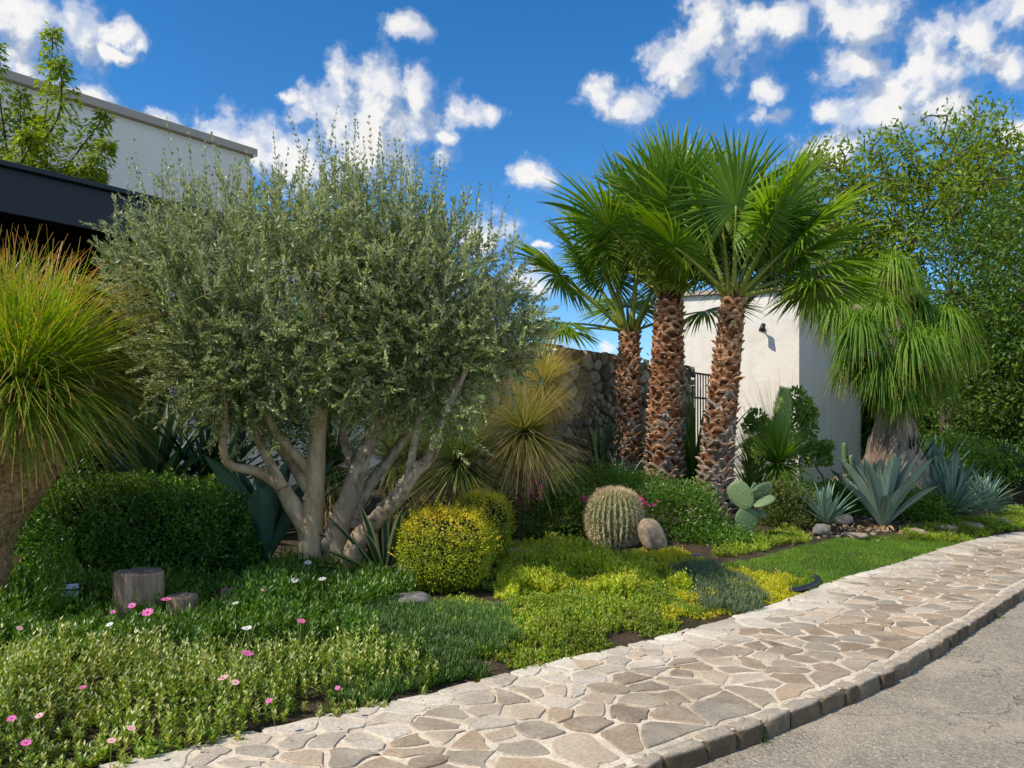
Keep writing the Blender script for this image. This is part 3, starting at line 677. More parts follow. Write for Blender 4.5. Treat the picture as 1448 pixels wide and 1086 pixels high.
def rosette_dirs(n, lo, hi, bias=1.):
    az = np.arange(n)*2.39996+R.normal(size=n)*.12; t = (np.arange(n)+.5)/n; el = hi+(lo-hi)*t**bias
    return np.column_stack([np.cos(az)*np.cos(el), np.sin(az)*np.cos(el), np.sin(el)]), t
def spiky(g, c, n, L, W, lo=-.5, hi=1.5, droop=.25, seg=6, mat=0, var=None, r0=.05, Lvar=.15, prof=None, bias=1., fold=0., cols=2, wave=0.):
    D, t = rosette_dirs(n, lo, hi, bias); D = nrm(D+R.normal(size=D.shape)*.05)
    ribbons(g, np.array(c)+D*r0, D, L*(1+R.normal(size=n)*Lvar), W, droop*rnd(n, .5, 1.5), seg, prof, fold, cols, mat=mat, var=var, wave=wave)
AG = lambda t: max(.02, np.interp(t, [0, .12, .35, .6, .8, .93, 1], [.62, .55, .82, 1., .78, .34, .015]))
def agave(name, c, n, L, W, mat, label, cat='agave', group=None, lo=.25, hi=1.45, fold=.32, droop=.1, loc_up=.0, seed_az=0., prof=AG, parts=True, curl=None):
    o = empty(name, c, label, cat, group) if parts else None
    g = Geo(); az = np.arange(n)*2.39996+seed_az; t = (np.arange(n)+.5)/n; el = hi+(lo-hi)*t**.9
    D = np.column_stack([np.cos(az)*np.cos(el), np.sin(az)*np.cos(el), np.sin(el)])
    P = np.array(c)+D*[.05, .05, .02]+[0, 0, loc_up]
    Ls = L*(.62+.45*np.sin(PI*(.15+.7*t)))*(1+R.normal(size=n)*.05)
    sd = np.cross(D, [0, 0, 1.]); sd[np.linalg.norm(sd, axis=1) < .1] = [1, 0, 0]
    w = W*(.7+.3*np.sin(PI*t)); dr = droop*(.1+t*1.2)
    ribbons(g, P, D, Ls, w, dr, 12, prof, fold, 7, side=sd, mat=0, wave=.04)
    # underside, so that the leaf is a thick body
    ribbons(g, P-[0, 0, .0], D, Ls*.995, w*.97, dr, 12, prof, fold+.18, 7, side=sd, mat=0, wave=.0)
    if o is None: return g.build(name, mat, loc=c)
    g.build('leaves', mat, o); return o

shrub('tall_shrub', at(330, 560, 11.5), (1.5, .8, 1.6), 500, 22, .07, M['hedge'], 'tall dark shrub under the canopy end behind the smooth olive', 'shrub', 'tall dark shrubs behind the olives', spread=.13, shell=.4)
shrub('tall_shrub', at(500, 560, 12.3), (1.6, .8, 1.6), 500, 22, .07, M['hedge'], 'tall dark shrub behind the gnarled olive', 'shrub', 'tall dark shrubs behind the olives', spread=.13, shell=.4)
# ------------------------------------------------------------------ grass tree on the left
b = on_ground(-8, 868); Yn = 5.5
b = np.array([(-12-724)/F*Yn, Yn, float(ground((-12-724)/F*Yn, Yn))])
gt = empty('grass_tree', b, 'shaggy grass tree with a leaning tan trunk beside the canopy', 'tree')
tr = np.array([b-[0, 0, .15], at(-24, 800, Yn), at(-14, 735, Yn), at(8, 680, Yn), at(14, 630, Yn), at(2, 570, Yn)]); rad = [.16, .15, .17, .27, .40, .3]
g = Geo(); tube(g, tr, rad, 28, noise=.05, resample=34)
pr = smooth_line(np.column_stack([tr, rad]), 2); sI = np.linspace(0, 1, len(pr)); tt = rnd(2600, .32, .97)
cc = np.stack([np.interp(tt, sI, pr[:, k]) for k in range(4)], 1); a = rnd(2600, 0, 2*PI); dv = np.column_stack([np.cos(a), np.sin(a), np.zeros(2600)])
ribbons(g, cc[:, :3]+dv*(cc[:, 3:]*.97), nrm(dv*.5+[0, 0, -.9]+R.normal(size=(2600, 3))*.35), rnd(2600, .03, .075), rnd(2600, .008, .02), .3, 2, mat=1, var=rnd(2600)*.6)
g.build('trunk', [M['nolina_bark'], M['nolina_dry']], gt)
hc = at(-8, 560, Yn); g = Geo(); HS = np.array([at(-30, 570, Yn), at(25, 560, Yn-.1), at(0, 525, Yn+.2), at(60, 545, Yn+.1)])
D, t = rosette_dirs(5200, -.32, 1.5, .82); D = nrm(D+R.normal(size=D.shape)*.2)
ribbons(g, HS[R.integers(0, 4, 5200)]+D*.08, D, rnd(5200, .76, 1.04), rnd(5200, .007, .012), rnd(5200, .18, .7), 8, lambda t: 1-.8*t**2, wave=.10, var=np.clip(rnd(5200)*.8+.2*(1-t), 0, 1))
D, t = rosette_dirs(700, -.8, .15, 1.); D = nrm(D+R.normal(size=D.shape)*.15)
ribbons(g, hc+D*[.2, .2, .1], D, rnd(700, .35, .6), rnd(700, .005, .009), rnd(700, .3, .9), 8, lambda t: 1-.8*t**2, mat=1, wave=.1)
g.build('crown', [M['nolina'], M['nolina_dry']], gt)

# ------------------------------------------------------------------ olive trees
Yo = 6.95
def pl(pts, y0=Yo, dys=None):
    out = []
    for i, (x, y, r_) in enumerate(pts):
        dy = 0 if dys is None else dys*i/(len(pts)-1)
        p = at(x, y, y0+dy); out.append((*p, r_*.5*(y0+dy)/F))
    return np.array(out)
def limb(g, pts, **k): tube(g, pts[:, :3], pts[:, 3], k.pop('sides', 12), resample=max(10, len(pts)*6), **k)
crown_blobs = [((425, 425), (230, 152), 1.45), ((290, 380), (122, 100), 1.1), ((610, 440), (135, 125), 1.0), ((490, 350), (135, 98), 1.1), ((255, 440), (90, 110), .9), ((705, 470), (72, 66), .8), ((480, 500), (230, 95), 1.2), ((575, 400), (105, 110), 1.), ((645, 530), (95, 50), .8), ((290, 530), (85, 50), .7), ((440, 545), (190, 50), 1.)]
def crown_targets(n):
    out = []
    w = np.array([a[1][0]*a[1][1] for a in crown_blobs], float); w /= w.sum()
    for ((px, py), (rx, ry), dy), q in zip(crown_blobs, w):
        m = int(n*q); d = sphere_dirs(m); rad = (.25+.75*rnd(m)**.5)*(1+.10*fbm(d[:, 0]*3+px, d[:, 2]*3+d[:, 1]*2, 1.2))
        c = at(px, py, Yo-.08); out.append(c+d*rad[:, None]*np.array([rx*Yo/F, dy*.64, ry*Yo/F]))
    return np.vstack(out)
def cut_bottom(T):
    px = 724+F*T[:, 0]/T[:, 1]; py = HY-(T[:, 2]-CAMZ)*F/T[:, 1]
    lim = np.interp(px, [150, 240, 330, 450, 600, 700, 780], [430, 582, 592, 582, 604, 585, 500])
    return T[py < lim-12]
T = cut_bottom(crown_targets(4500)); T = T[(T[:, 0]-(-1.7))**2/9+(T[:, 1]-Yo)**2/2.2 < 1.2]
LIMB_T = []
left_limbs = [pl([(437, 815, 42), (438, 790, 36), (440, 755, 37), (444, 710, 29), (447, 654, 26), (450, 585, 23), (466, 520, 20), (470, 440, 12)]),
              pl([(436, 752, 26), (410, 708, 26), (397, 685, 20), (366, 666, 15), (335, 662, 13), (319, 655, 13), (314, 623, 11), (319, 585, 10), (312, 540, 7)], dys=-.35),
              pl([(400, 690, 17), (378, 648, 14), (358, 606, 12), (348, 560, 9), (320, 500, 6)], Yo-.15, dys=.3),
              pl([(438, 690, 22), (420, 664, 18), (403, 641, 16), (372, 604, 13), (340, 560, 9), (290, 490, 6)], dys=.5),
              pl([(440, 668, 17), (420, 645, 13), (403, 628, 12), (378, 596, 10), (372, 540, 8)], dys=-.2)]
right_limbs = [pl([(482, 826, 46), (478, 800, 39), (476, 754, 35), (494, 704, 29), (510, 651, 24), (532, 608, 22), (549, 575, 18), (560, 510, 12), (570, 430, 8)]),
               pl([(504, 668, 15), (492, 640, 13), (485, 621, 12), (487, 575, 11), (500, 520, 8)], dys=.3),
               pl([(499, 748, 18), (505, 720, 18), (516, 695, 17), (532, 672, 16), (547, 655, 15), (562, 632, 14), (576, 612, 12), (594, 588, 11), (620, 520, 8)], dys=.45),
               pl([(484, 818, 36), (498, 780, 30), (514, 752, 25), (532, 735, 24), (549, 716, 25), (566, 701, 23), (580, 674, 20), (600, 655, 17), (613, 643, 15), (618, 612, 12), (630, 590, 11), (660, 520, 7)], Yo-.12, dys=-.3),
               pl([(578, 676, 13), (582, 645, 11), (588, 620, 10), (594, 590, 9), (600, 540, 7)], Yo-.3, dys=.1)]
for l in left_limbs+right_limbs:
    for q_ in l[-2:, :3]: LIMB_T.append(q_+R.normal(size=(26, 3))*[.13, .12, .11]+[0, 0, .06])
T = np.vstack([T]+LIMB_T)
def olive(limbs, T, bark, label, noise, gnarl):
    base = limbs[0][0, :3].copy(); base[2] = float(ground(base[0], base[1]))
    o = empty('olive_tree', base, label, 'olive tree', 'olive trees standing base to base')
    g = Geo()
    for i, l in enumerate(limbs):
        l = l.copy()
        if i == 0 or (gnarl and i == 3): l[0, 2] -= .25
        limb(g, l, noise=noise, sides=14, var=i*.3)
        n = 26 if gnarl else 12; q = smooth_line(l, 1); kk = R.integers(1, len(q)-2, n)        # knots and stubs
        for k_ in kk:
            d = nrm(np.r_[R.normal(size=2), abs(R.normal())*.5]); rr_ = q[k_, 3]; p = q[k_, :3]+(q[k_+1, :3]-q[k_, :3])*R.uniform()
            if gnarl: bumpy(g, p+d*rr_*.75, (rr_*.5, rr_*.5, rr_*.55), 2, 6, 8, .3, 3, var=R.uniform())
            else: tube(g, [p+d*rr_*.6, p+d*(rr_+.02)], [rr_*.3, rr_*.18], 6)
    nodes = np.vstack([smooth_line(l[-5:], 1)[:, :3] for l in limbs])
    sub = T[R.permutation(len(T))[:420]]; grow(g, nodes, sub, .004, 4, rgain=.0012, mat=1)
    g.build('trunk', [bark, M['olive_twig']], o)
    # twigs with paired narrow leaves
    g = Geo(); n = len(T); ctr = np.array([T[:, 0].mean(), Yo, 2.4]); out_ = nrm((T-ctr)*[1, 1, .6])
    lowz = np.clip((2.6-T[:, 2])/.8, 0, 1)[:, None]; D = nrm(out_*.6+np.array([0, 0, 1.])*(.55-.75*lowz)+sphere_dirs(n)*.75); L = rnd(n, .16, .34)
    top = T[:, 2]-np.array([np.max(T[np.abs(T[:, 0]-x) < .12, 2]) if np.any(np.abs(T[:, 0]-x) < .12) else 0 for x in T[:, 0]]) > -.3
    sh = top & (R.uniform(size=n) < .35); L[sh] = rnd(sh.sum(), .4, .72); D[sh] = nrm(D[sh]*.25+[0, 0, 1.]+R.normal(size=(sh.sum(), 3))*.09)
    ribbons(g, T, D, L, .005, -.1, 4, lambda t: 1-.6*t, mat=1, var=rnd(n))
    K = 13; LP = []; LD = []; LV = []; LS = []
    for k_ in range(K):
        t = (k_+.6)/K; p = T+D*(L*t)[:, None]
        az = rnd(n, 0, PI)+k_*1.57; u = nrm(np.cross(D, sphere_dirs(n))); v = np.cross(D, u); rd = u*np.cos(az)[:, None]+v*np.sin(az)[:, None]
        for sgn in (1, -1):
            LP.append(p); LD.append(nrm(rd*sgn*(.85-.5*t)+D*(.55+.5*t)+sphere_dirs(n)*.22)); LV.append(rnd(n)*.7+.3*t); LS.append(np.full(n, 1-.45*t)*np.where(sh, .8, 1.))
    LP = np.vstack(LP); LD = np.vstack(LD); m = len(LP)
    leaves(g, LP, LD, sphere_dirs(m)+[0, 0, .6], .068*np.concatenate(LS)*rnd(m, .8, 1.25), .0165*rnd(m, .8, 1.2), .1, var=np.concatenate(LV), wide=.5)
    g.build('crown', [M['olive'], M['olive_twig']], o)
pxT = 724+F*T[:, 0]/T[:, 1]; wob = R.normal(size=len(T))*25
olive(left_limbs, T[pxT+wob < 470], M['olive_smooth'], 'olive tree with smooth tan bark, the left trunk of the pair', .05, False)
olive(right_limbs, T[pxT+wob >= 470], M['olive_gnarl'], 'olive tree with gnarled grey bark and forked leaning limbs', .16, True)

# ------------------------------------------------------------------ fan palms
def fan_frond(parent, root, az, el, Lp, Rb, tilt=0., sag=.25, nseg=54, spread=2.55, bright=0.):
    d0 = np.array([math.cos(az)*math.cos(el), math.sin(az)*math.cos(el), math.sin(el)]); side = nrm(np.cross(d0, [0, 0, 1.])) if abs(math.sin(el)) < .995 else np.array([-math.sin(az), math.cos(az), 0])
    pts = [np.array(root, float)]; d = d0.copy()
    for i in range(8):
        d = nrm(d+np.array([0, 0, -1])*sag*.12*(i/4)); pts.append(pts[-1]+d*Lp/8)
    hub = pts[-1]; side = nrm(side-d*(side@d)); nn = np.cross(side, d)
    if nn[2] < 0 and el < 1.4: nn = -nn
    if tilt: d, nn = nrm(d*math.cos(tilt)+nn*math.sin(tilt)), nrm(nn*math.cos(tilt)-d*math.sin(tilt))
    f = Geo(); a = np.linspace(-spread, spread, nseg)+R.normal(size=nseg)*.012; da = 2*spread/nseg
    D = nrm(np.cos(a)[:, None]*d+np.sin(a)[:, None]*side+nn*(.16*np.cos(a*1.)-.02)[:, None])
    L = Rb*(.70+.30*np.cos(a*.55))*(1+R.normal(size=nseg)*.035); S = nrm(np.cos(a)[:, None]*side-np.sin(a)[:, None]*d)
    split = .52; wm = 2*math.tan(da/2)*split*1.04
    prof = lambda t: max(.004, wm*t/split if t < split else wm*(1-(t-split)/(1-split))**.8)
    n_ = nseg
    ribbons(f, hub, D, L, L, rnd(n_, .16, .5)*(1.2 if el < .5 else .75), 11, prof, .42, 3, side=S, var=np.clip(rnd(n_)*.55+.2+bright, 0, 1))
    nf = int(nseg*.8); k = R.integers(0, nseg, nf)                     # loose pale threads between the segments
    ribbons(f, hub+D[k]*(L[k]*.5)[:, None], nrm(D[k]+R.normal(size=(nf, 3))*.25), rnd(nf, .15, .35)*Rb, .003, .8, 4, mat=0, var=np.full(nf, .98), wave=.4)
    fr = f.build('frond', M['palm_frond'], parent)
    p = Geo(); tube(p, pts, np.linspace(.036, .013, len(pts)), 7, ribs=2, rib_d=.35, var=R.uniform()); p.build('petiole', M['palm_stalk'], fr)
def palm(base, top, r0, r1, fronds, label, rows, group='fan palms clustered by the stone wall'):
    o = empty('fan_palm', base, label, 'palm', group); base = np.array(base); top = np.array(top); ax = top-base; H = np.linalg.norm(ax)
    g = Geo(); bend = np.array([0, 0, 0.])
    path = lambda t: base+ax*t[..., None] if np.ndim(t) else base+ax*t
    rad = lambda t: r0+(r1-r0)*t+.05*math.exp(-t*14)
    ts = np.linspace(-.06, 1.02, 40); tube(g, np.array([path(t) for t in ts]), [rad(max(t, 0))*.86 for t in ts], 20, noise=.03, mat=2)
    n = 0; z = 0.; i = 0
    while z < H:
        t = z/H; per = max(8, int(2*PI*rad(t)/.155)); step = .088
        for k in range(per):
            a = (k+(i % 2)*.5)*2*PI/per+R.normal()*.14; rt = rad(t); out_ = np.array([math.cos(a), math.sin(a), 0.]); tg = np.array([-math.sin(a), math.cos(a), 0.])
            c = path(t)+out_*rt*.90; w = 2*PI*rt/per; mt = 1 if R.uniform() > np.clip((t-.14)/.5, 0, 1) else 0; v = R.uniform()*.7+.3*t
            ap = c+out_*(.030+.022*R.uniform())*(1.1-.3*t)+np.array([0, 0, R.normal()*.012]); h = .11+R.normal()*.026; c = c+np.array([0, 0, R.normal()*.024])
            # inverted-V leaf base: two straps meeting in a jutting stub
            for s_ in (-1, 1):
                p0 = c+tg*s_*w*.72-[0, 0, h]-out_*.01+out_*R.uniform(0, .012); p1 = c+tg*s_*w*.30-[0, 0, h*.35]+out_*.028; p2 = ap-[0, 0, .005]
                wd = np.array([.032, .044, .040])*R.uniform(.8, 1.2)
                Vv = []
                for p, q in zip((p0, p1, p2), wd):
                    up = nrm(np.array([0, 0, 1.])*.9+tg*s_*.45); Vv += [p-up*q*.5, p+up*q*.5+out_*.004, p+up*q*.3-out_*.03]
                Vv = np.array(Vv); Fq = np.array([[0, 3, 4, 1], [3, 6, 7, 4], [1, 4, 5, 2], [4, 7, 8, 5]])
                g.add(Vv, Fq, np.column_stack([np.full(9, v), np.repeat([.25, .6, .9], 3), np.zeros(9)]), mt, smooth=False)
            Ls = R.choice([R.uniform(.008, .03), R.uniform(.02, .055), R.uniform(.05, .09)], p=[.5, .35, .15]); dd_ = nrm(out_*.85+[0, 0, R.uniform(.1, .7)]+tg*R.normal()*.25)
            tip = ap+dd_*Ls; ww = w*R.uniform(.14, .26)
            Vv = np.array([ap-tg*w*.34-[0, 0, .03], ap+tg*w*.34-[0, 0, .03], ap+[0, 0, .018], tip-tg*ww, tip+tg*ww, tip+[0, 0, .012]-dd_*.015])
            g.add(Vv, [np.array([[0, 1, 4, 3], [1, 2, 5, 4], [2, 0, 3, 5]]), np.array([[3, 4, 5]])], np.column_stack([np.full(6, v), [.4, .4, .4, 1, 1, 1], np.zeros(6)]), mt, smooth=False)
            # plate under the stub
            pl_ = np.array([c-tg*w*.5-[0, 0, h*.9], c+tg*w*.5-[0, 0, h*.9], ap+tg*w*.15, ap-tg*w*.15])
            g.add(pl_, np.array([[0, 1, 2, 3]]), np.tile([v*.35, .1, 0], (4, 1)), mt, smooth=False)
        z += step; i += 1
    g.build('trunk', [M['boot'], M['boot_grey'], M['palm_core']], o)
    g = Geo()                                                       # green and yellow leaf bases clasping the top
    for k in range(14):
        a = k*2.4; el = 1.25-.03*k; d = np.array([math.cos(a)*math.cos(el), math.sin(a)*math.cos(el), math.sin(el)])
        ribbons(g, top-ax/H*.1+d*[r1*.6, r1*.6, 0], d[None], .34, .11, 0, 4, lambda t: 1-.7*t, -.4, 5, var=np.array([R.uniform()]))
    g.build('leaf_bases', M['palm_stalk'], o)
    for f in fronds:
        az, el, Lp, Rb = f[:4]; kw = f[4] if len(f) > 4 else {}
        fan_frond(o, top+np.array([math.cos(az), math.sin(az), 0])*r1*.45, az, el, Lp, Rb, **kw)
    return o
def auto_fronds(n, Lp, Rb, els, az0=0.):
    out = []
    for k in range(n):
        t = k/(n-1); az_ = az0+k*2.39996
        if -math.sin(az_) > .45 and np.interp(t, [0, .5, 1], els) < 62: continue
        out.append((az0+k*2.39996, math.radians(np.interp(t, [0, .5, 1], els))+R.normal()*.05, Lp*R.uniform(.88, 1.12), Rb*R.uniform(.9, 1.08), dict(bright=R.uniform(-.15, .2))))
    return out
def gb(px, Yd): x = (px-724)/F*Yd; return np.array([x, Yd, float(ground(x, Yd))])
b1 = gb(888, 12.6); t1 = at(890, 468, 12.6)
palm(b1, t1, .215, .14, auto_fronds(14, 1.2, .98, (80, 52, 12), 2.6)+[(PI*1.02, .75, 1.35, 1.05), (PI*1.08, .15, 1.1, .95), (PI*.9, 1.05, 1.3, 1.)], 'slimmest and leftmost fan palm of the three', 40)
b2 = gb(937, 12.2); t2 = at(946, 420, 12.2)
palm(b2, t2, .305, .2, auto_fronds(20, 1.25, 1.15, (86, 64, 36), .5)+[(-PI/2, 1.36, 1.36, 1.25, dict(spread=2.75, nseg=54, bright=.1, tilt=.12, sag=.05)), (-PI*.42, 1.15, 1.15, 1.15), (.3, 1.0, 1.3, 1.15), (-PI*.62, 1.1, 1.2, 1.15)], 'thickest fan palm, the middle one with broad shaggy trunk', 40)
b3 = gb(1003, 11.3); t3 = at(1037, 420, 11.3)
palm(b3, t3, .245, .15, auto_fronds(19, 1.1, 1.1, (84, 56, 26), 1.2)+[(-.1, .4, 1.1, 1.1), (.15, .65, 1.15, 1.15), (-.3, .2, 1., 1.0), (-.25, .8, 1.2, 1.15), (.05, .18, 1.1, 1.05), (-.5, 1.1, 1.3, 1.1)], 'fan palm leaning right in front of the white tower', 40)

# ------------------------------------------------------------------ clipped bushes and hedges
def gbz(px, Yd, top, bot): x, y = (px-724)/F*Yd, Yd; return x, y
def px_bush(name, px, py, rx, ry, Yd, power, n, ls, mat, label, cat, dyr=1., **k):
    c = at(px, py, Yd); r = (rx*Yd/F, rx*Yd/F*dyr, ry*Yd/F); return clipped(name, c, r, power, n, ls, mat, label, cat, **k)
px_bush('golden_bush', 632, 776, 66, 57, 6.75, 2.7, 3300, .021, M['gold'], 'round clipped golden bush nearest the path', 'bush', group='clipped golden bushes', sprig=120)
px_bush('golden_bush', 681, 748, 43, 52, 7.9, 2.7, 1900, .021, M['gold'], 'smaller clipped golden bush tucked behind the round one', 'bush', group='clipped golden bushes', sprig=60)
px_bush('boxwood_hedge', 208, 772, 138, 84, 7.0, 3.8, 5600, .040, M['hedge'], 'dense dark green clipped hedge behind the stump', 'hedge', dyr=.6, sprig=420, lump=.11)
shrub('leafy_shrub', at(60, 745, 6.8), (.55, .4, .55), 150, 16, .05, M['hedge'], 'dark leafy shrub in the shade beside the grass tree trunk', 'shrub', base_z=.5)
shrub('young_shrub', at(92, 665, 6.9), (.2, .2, .35), 40, 14, .05, M['shrub'], 'thin upright leafy shrub rising above the hedge corner', 'shrub', spread=.06)

# ------------------------------------------------------------------ spiky plants of the middle
def rosette(name, px, py, Yd, Rpx, n, mats, label, cat, lo=-.9, hi=1.5, W=.011, droop=.25, group=None, stem=True, dry=0, trunk_r=.11, lv=.12):
    c = at(px, py, Yd); L = Rpx*Yd/F; b = np.array([c[0], c[1], float(ground(c[0], c[1]))]); o = empty(name, b, label, cat, group)
    if stem:
        g = Geo(); tube(g, [b-[0, 0, .1], b*.5+c*.5, c], [trunk_r*1.15, trunk_r, trunk_r*.8], 14, noise=.1, resample=12)
        ribs = 500; a = rnd(ribs, 0, 2*PI); t = rnd(ribs, .05, .95); dv = np.column_stack([np.cos(a), np.sin(a), np.zeros(ribs)])
        ribbons(g, b+(c-b)*t[:, None]+dv*trunk_r*.95, nrm(dv*.4+[0, 0, -1]), rnd(ribs, .05, .12), .015, .1, 2, mat=1); g.build('trunk', [M['nolina_bark'], M['nolina_dry']], o)
    g = Geo(); D = sphere_dirs(n*3); D = D[D[:, 2] > math.sin(lo)][:n]; ribbons(g, c+D*.04, D, L*(1+R.normal(size=len(D))*lv), W, droop*rnd(len(D), .3, 1.3), 7, lambda t: (1-.8*t), wave=.04)
    if dry: spiky(g, c, dry, L*.9, W, -1.45, -.3, .2, 6, 1, r0=.05, wave=.06)
    g.build('leaves', mats, o); return o
DG = 'spiky rosette plants along the stone wall'
rosette('spiky_rosette', 742, 612, 9.6, 104, 1500, [M['dasy'], M['nolina_dry']], 'round tan and green spiky rosette nearest the stone wall', 'rosette plant', group=DG, dry=350)
rosette('spiky_rosette', 768, 542, 10.1, 74, 900, [M['dasy_yellow'], M['nolina_dry']], 'yellowest spiky rosette, high behind the tan one', 'rosette plant', group=DG, dry=250, lo=-.6)
rosette('spiky_rosette', 650, 655, 9.3, 112, 1500, [M['dasy_green'], M['nolina_dry']], 'wide green spiky rosette behind the olive limbs', 'rosette plant', group=DG, lo=-.5, dry=120)
rosette('spiky_rosette', 560, 655, 9.9, 120, 1100, [M['dasy_green'], M['nolina_dry']], 'shaded green spiky rosette between the olive trunks', 'rosette plant', group=DG, lo=-.5)
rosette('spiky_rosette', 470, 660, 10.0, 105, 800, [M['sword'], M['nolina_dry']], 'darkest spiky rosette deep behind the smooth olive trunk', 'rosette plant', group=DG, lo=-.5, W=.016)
SWP = lambda t: np.interp(t, [0, .15, .5, .85, 1], [.7, .9, 1., .6, .02])
def sword(px, py, Yd, Rpx, n, mat, label, W=.05, lo=.35, hi=1.5, name='sword_plant', droop=.12, fold=.25, group=None, cat='yucca'):
    c = at(px, py, Yd); gz = float(ground(c[0], c[1]))
    g = Geo(); spiky(g, c, n, Rpx*Yd/F, W, lo, hi, droop, 7, 0, prof=SWP, fold=fold, cols=3, r0=.03)
    if c[2]-gz > .12: tube(g, [(c[0], c[1], gz-.05), c], [.09, .06], 10, noise=.1, mat=1)
    return tag(g.build(name, [mat, M['nolina_bark']], loc=(c[0], c[1], gz)), label, cat, group)
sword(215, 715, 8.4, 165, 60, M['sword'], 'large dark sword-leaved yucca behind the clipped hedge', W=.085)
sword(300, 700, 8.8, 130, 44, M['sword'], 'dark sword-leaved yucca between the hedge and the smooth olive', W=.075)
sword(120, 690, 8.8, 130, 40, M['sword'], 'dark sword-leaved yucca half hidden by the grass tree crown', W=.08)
sword(848, 690, 12.4, 100, 40, M['sword'], 'dark upright sword-leaved clump against the stone wall', W=.05, lo=.8)
sword(980, 690, 13.4, 120, 46, M['sword_green'], 'green strap-leaved clump between the middle and right palms', W=.06, lo=.6)
sword(878, 700, 11.2, 48, 14, M['yucca_blue'], 'small pale strap-leaved plant at the foot of the slim palm', W=.035, lo=.8)
sword(1060, 700, 11.9, 58, 36, M['sword_green'], 'green strap-leaved clump at the foot of the right palm', W=.035, lo=.2)

c = on_ground(372, 838); c = np.array([(374-724)/F*7.25, 7.25, float(ground((374-724)/F*7.25, 7.25))]); agave('dark_agave', c, 12, .98, .24, M['agave_dark'], 'broad-leaved dark agave beside the clipped hedge', lo=.85, fold=.4, droop=.16, seed_az=2.2)
c = on_ground(545, 822); agave('striped_agave', c, 26, .72, .075, M['agave_stripe'], 'cream-edged striped agave beside the gnarled olive', lo=.35, hi=1.5, fold=.25, droop=.12)
ab = on_ground(1248, 748); agave('century_plant', ab, 26, 1.1, .205, M['agave_blue'], 'largest blue grey agave, above the lawn', lo=.78, hi=1.5, fold=.35, droop=.14, seed_az=.9, group='blue agaves past the lawn')
g = Geo(); D, t = rosette_dirs(40, -.15, .25); ribbons(g, ab+[0, 0, .04], D, rnd(40, .18, .38), .07, .4, 4, SWP, .3, 3); tag(g.build('dry_leaf_skirt', M['dry'], loc=ab), 'withered leaf stubs around the foot of the largest agave', 'dead leaves')
YG = 'blue spiky yuccas past the lawn'
def yucca(px, py, Rpx, n, W, label, lo=.1, mat='yucca_blue'):
    b = on_ground(px, py); g = Geo(); c = b+[0, 0, .12]; spiky(g, c, n, Rpx*b[1]/F, W, lo, 1.5, .12, 6, 0, prof=SWP, fold=.3, cols=3, r0=.05); tube(g, [b-[0, 0, .05], c], [.08, .06], 8, mat=1)
    tag(g.build('blue_yucca', [M[mat], M['nolina_bark']], loc=b), label, 'yucca', YG)
yucca(1345, 740, 66, 130, .055, 'dense pale blue yucca right of the largest agave')
yucca(1322, 706, 66, 60, .07, 'taller blue yucca standing behind the dense pale one', .4)
yucca(1392, 730, 46, 80, .045, 'smallest blue yucca nearest the path edge')
yucca(1168, 755, 55, 46, .05, 'blue yucca beside the bronze conifer', .5)
sword(1290, 670, 15, 60, 30, M['sword'], 'thin dark sword plant behind the largest agave', W=.05, lo=.7)
sword(1425, 690, 16.5, 60, 80, M['sword'], 'dark spreading sword plant at the far right under the trees', W=.07, lo=-.1)

# ------------------------------------------------------------------ cactus, opuntia and the group in front of the tower
cb = on_ground(869, 772); rC = 40*cb[1]/F; hC = 80*cb[1]/F
o = empty('barrel_cactus', cb, 'large golden barrel cactus beside the smooth boulder', 'cactus')
nr = 30; th = np.linspace(.02, PI*.93, 40)[:, None]; ph = np.linspace(0, 2*PI, nr*6, endpoint=False)[None]
def cact(th, ph):
    rib = .5+.5*np.cos(ph*nr); q = rC*(.90+.10*rib**.7)*np.sin(th)**.72; z = cb[2]+hC*.48+hC*.5*np.cos(th); return np.stack([cb[0]+q*np.cos(ph), cb[1]+q*np.sin(ph), z+0*ph], -1)
V = cact(th, ph); n1, n2 = V.shape[:2]; i = np.arange(n1-1)[:, None]*n2; j = np.arange(n2)[None]; k = (j+1) % n2
g = Geo(); rib = (.5+.5*np.cos(ph*nr)); C = np.zeros((n1, n2, 3)); C[..., 0] = .5; C[..., 1] = np.broadcast_to(1-th/PI, (n1, n2)); C[..., 2] = np.broadcast_to(rib, (n1, n2))
g.add(V.reshape(-1, 3), np.stack([i+j, i+n2+j, i+n2+k, i+k], -1).reshape(-1, 4), C.reshape(-1, 3))
M['cactus'] = leaf_mat('cactus_skin', [(.06, .12, .025), (.08, .14, .035)], edge=(.4, .38, .16), edge_at=.88, tip=(.42, .34, .2), tip_at=1.02, tip_w=.07, trans=0, rough=.6)
M['spine'] = leaf_mat('cactus_spine', [(.58, .47, .24), (.76, .65, .40), (.84, .75, .52)], tip=(.45, .28, .15), tip_at=.95, trans=0, rough=.5)
g.build('ribbed_body', M['cactus'], o)
g = Geo(); tt = np.linspace(.10, 2.7, 27); P = []; D = []
for q in range(nr):
    P.append(cact((tt+R.normal()*.03)[:, None], np.array([[q*2*PI/nr]]))[:, 0])
P = np.vstack(P); ctr = cb+[0, 0, hC*.48]; N = nrm((P-ctr)*[1, 1, .55]); m = 16
PP = np.repeat(P, m, 0); NN = np.repeat(N, m, 0); ribbons(g, PP, nrm(NN*.75+sphere_dirs(len(PP))*.8), rnd(len(PP), .035, .075), .0055, .2, 3, lambda t: 1-.85*t)
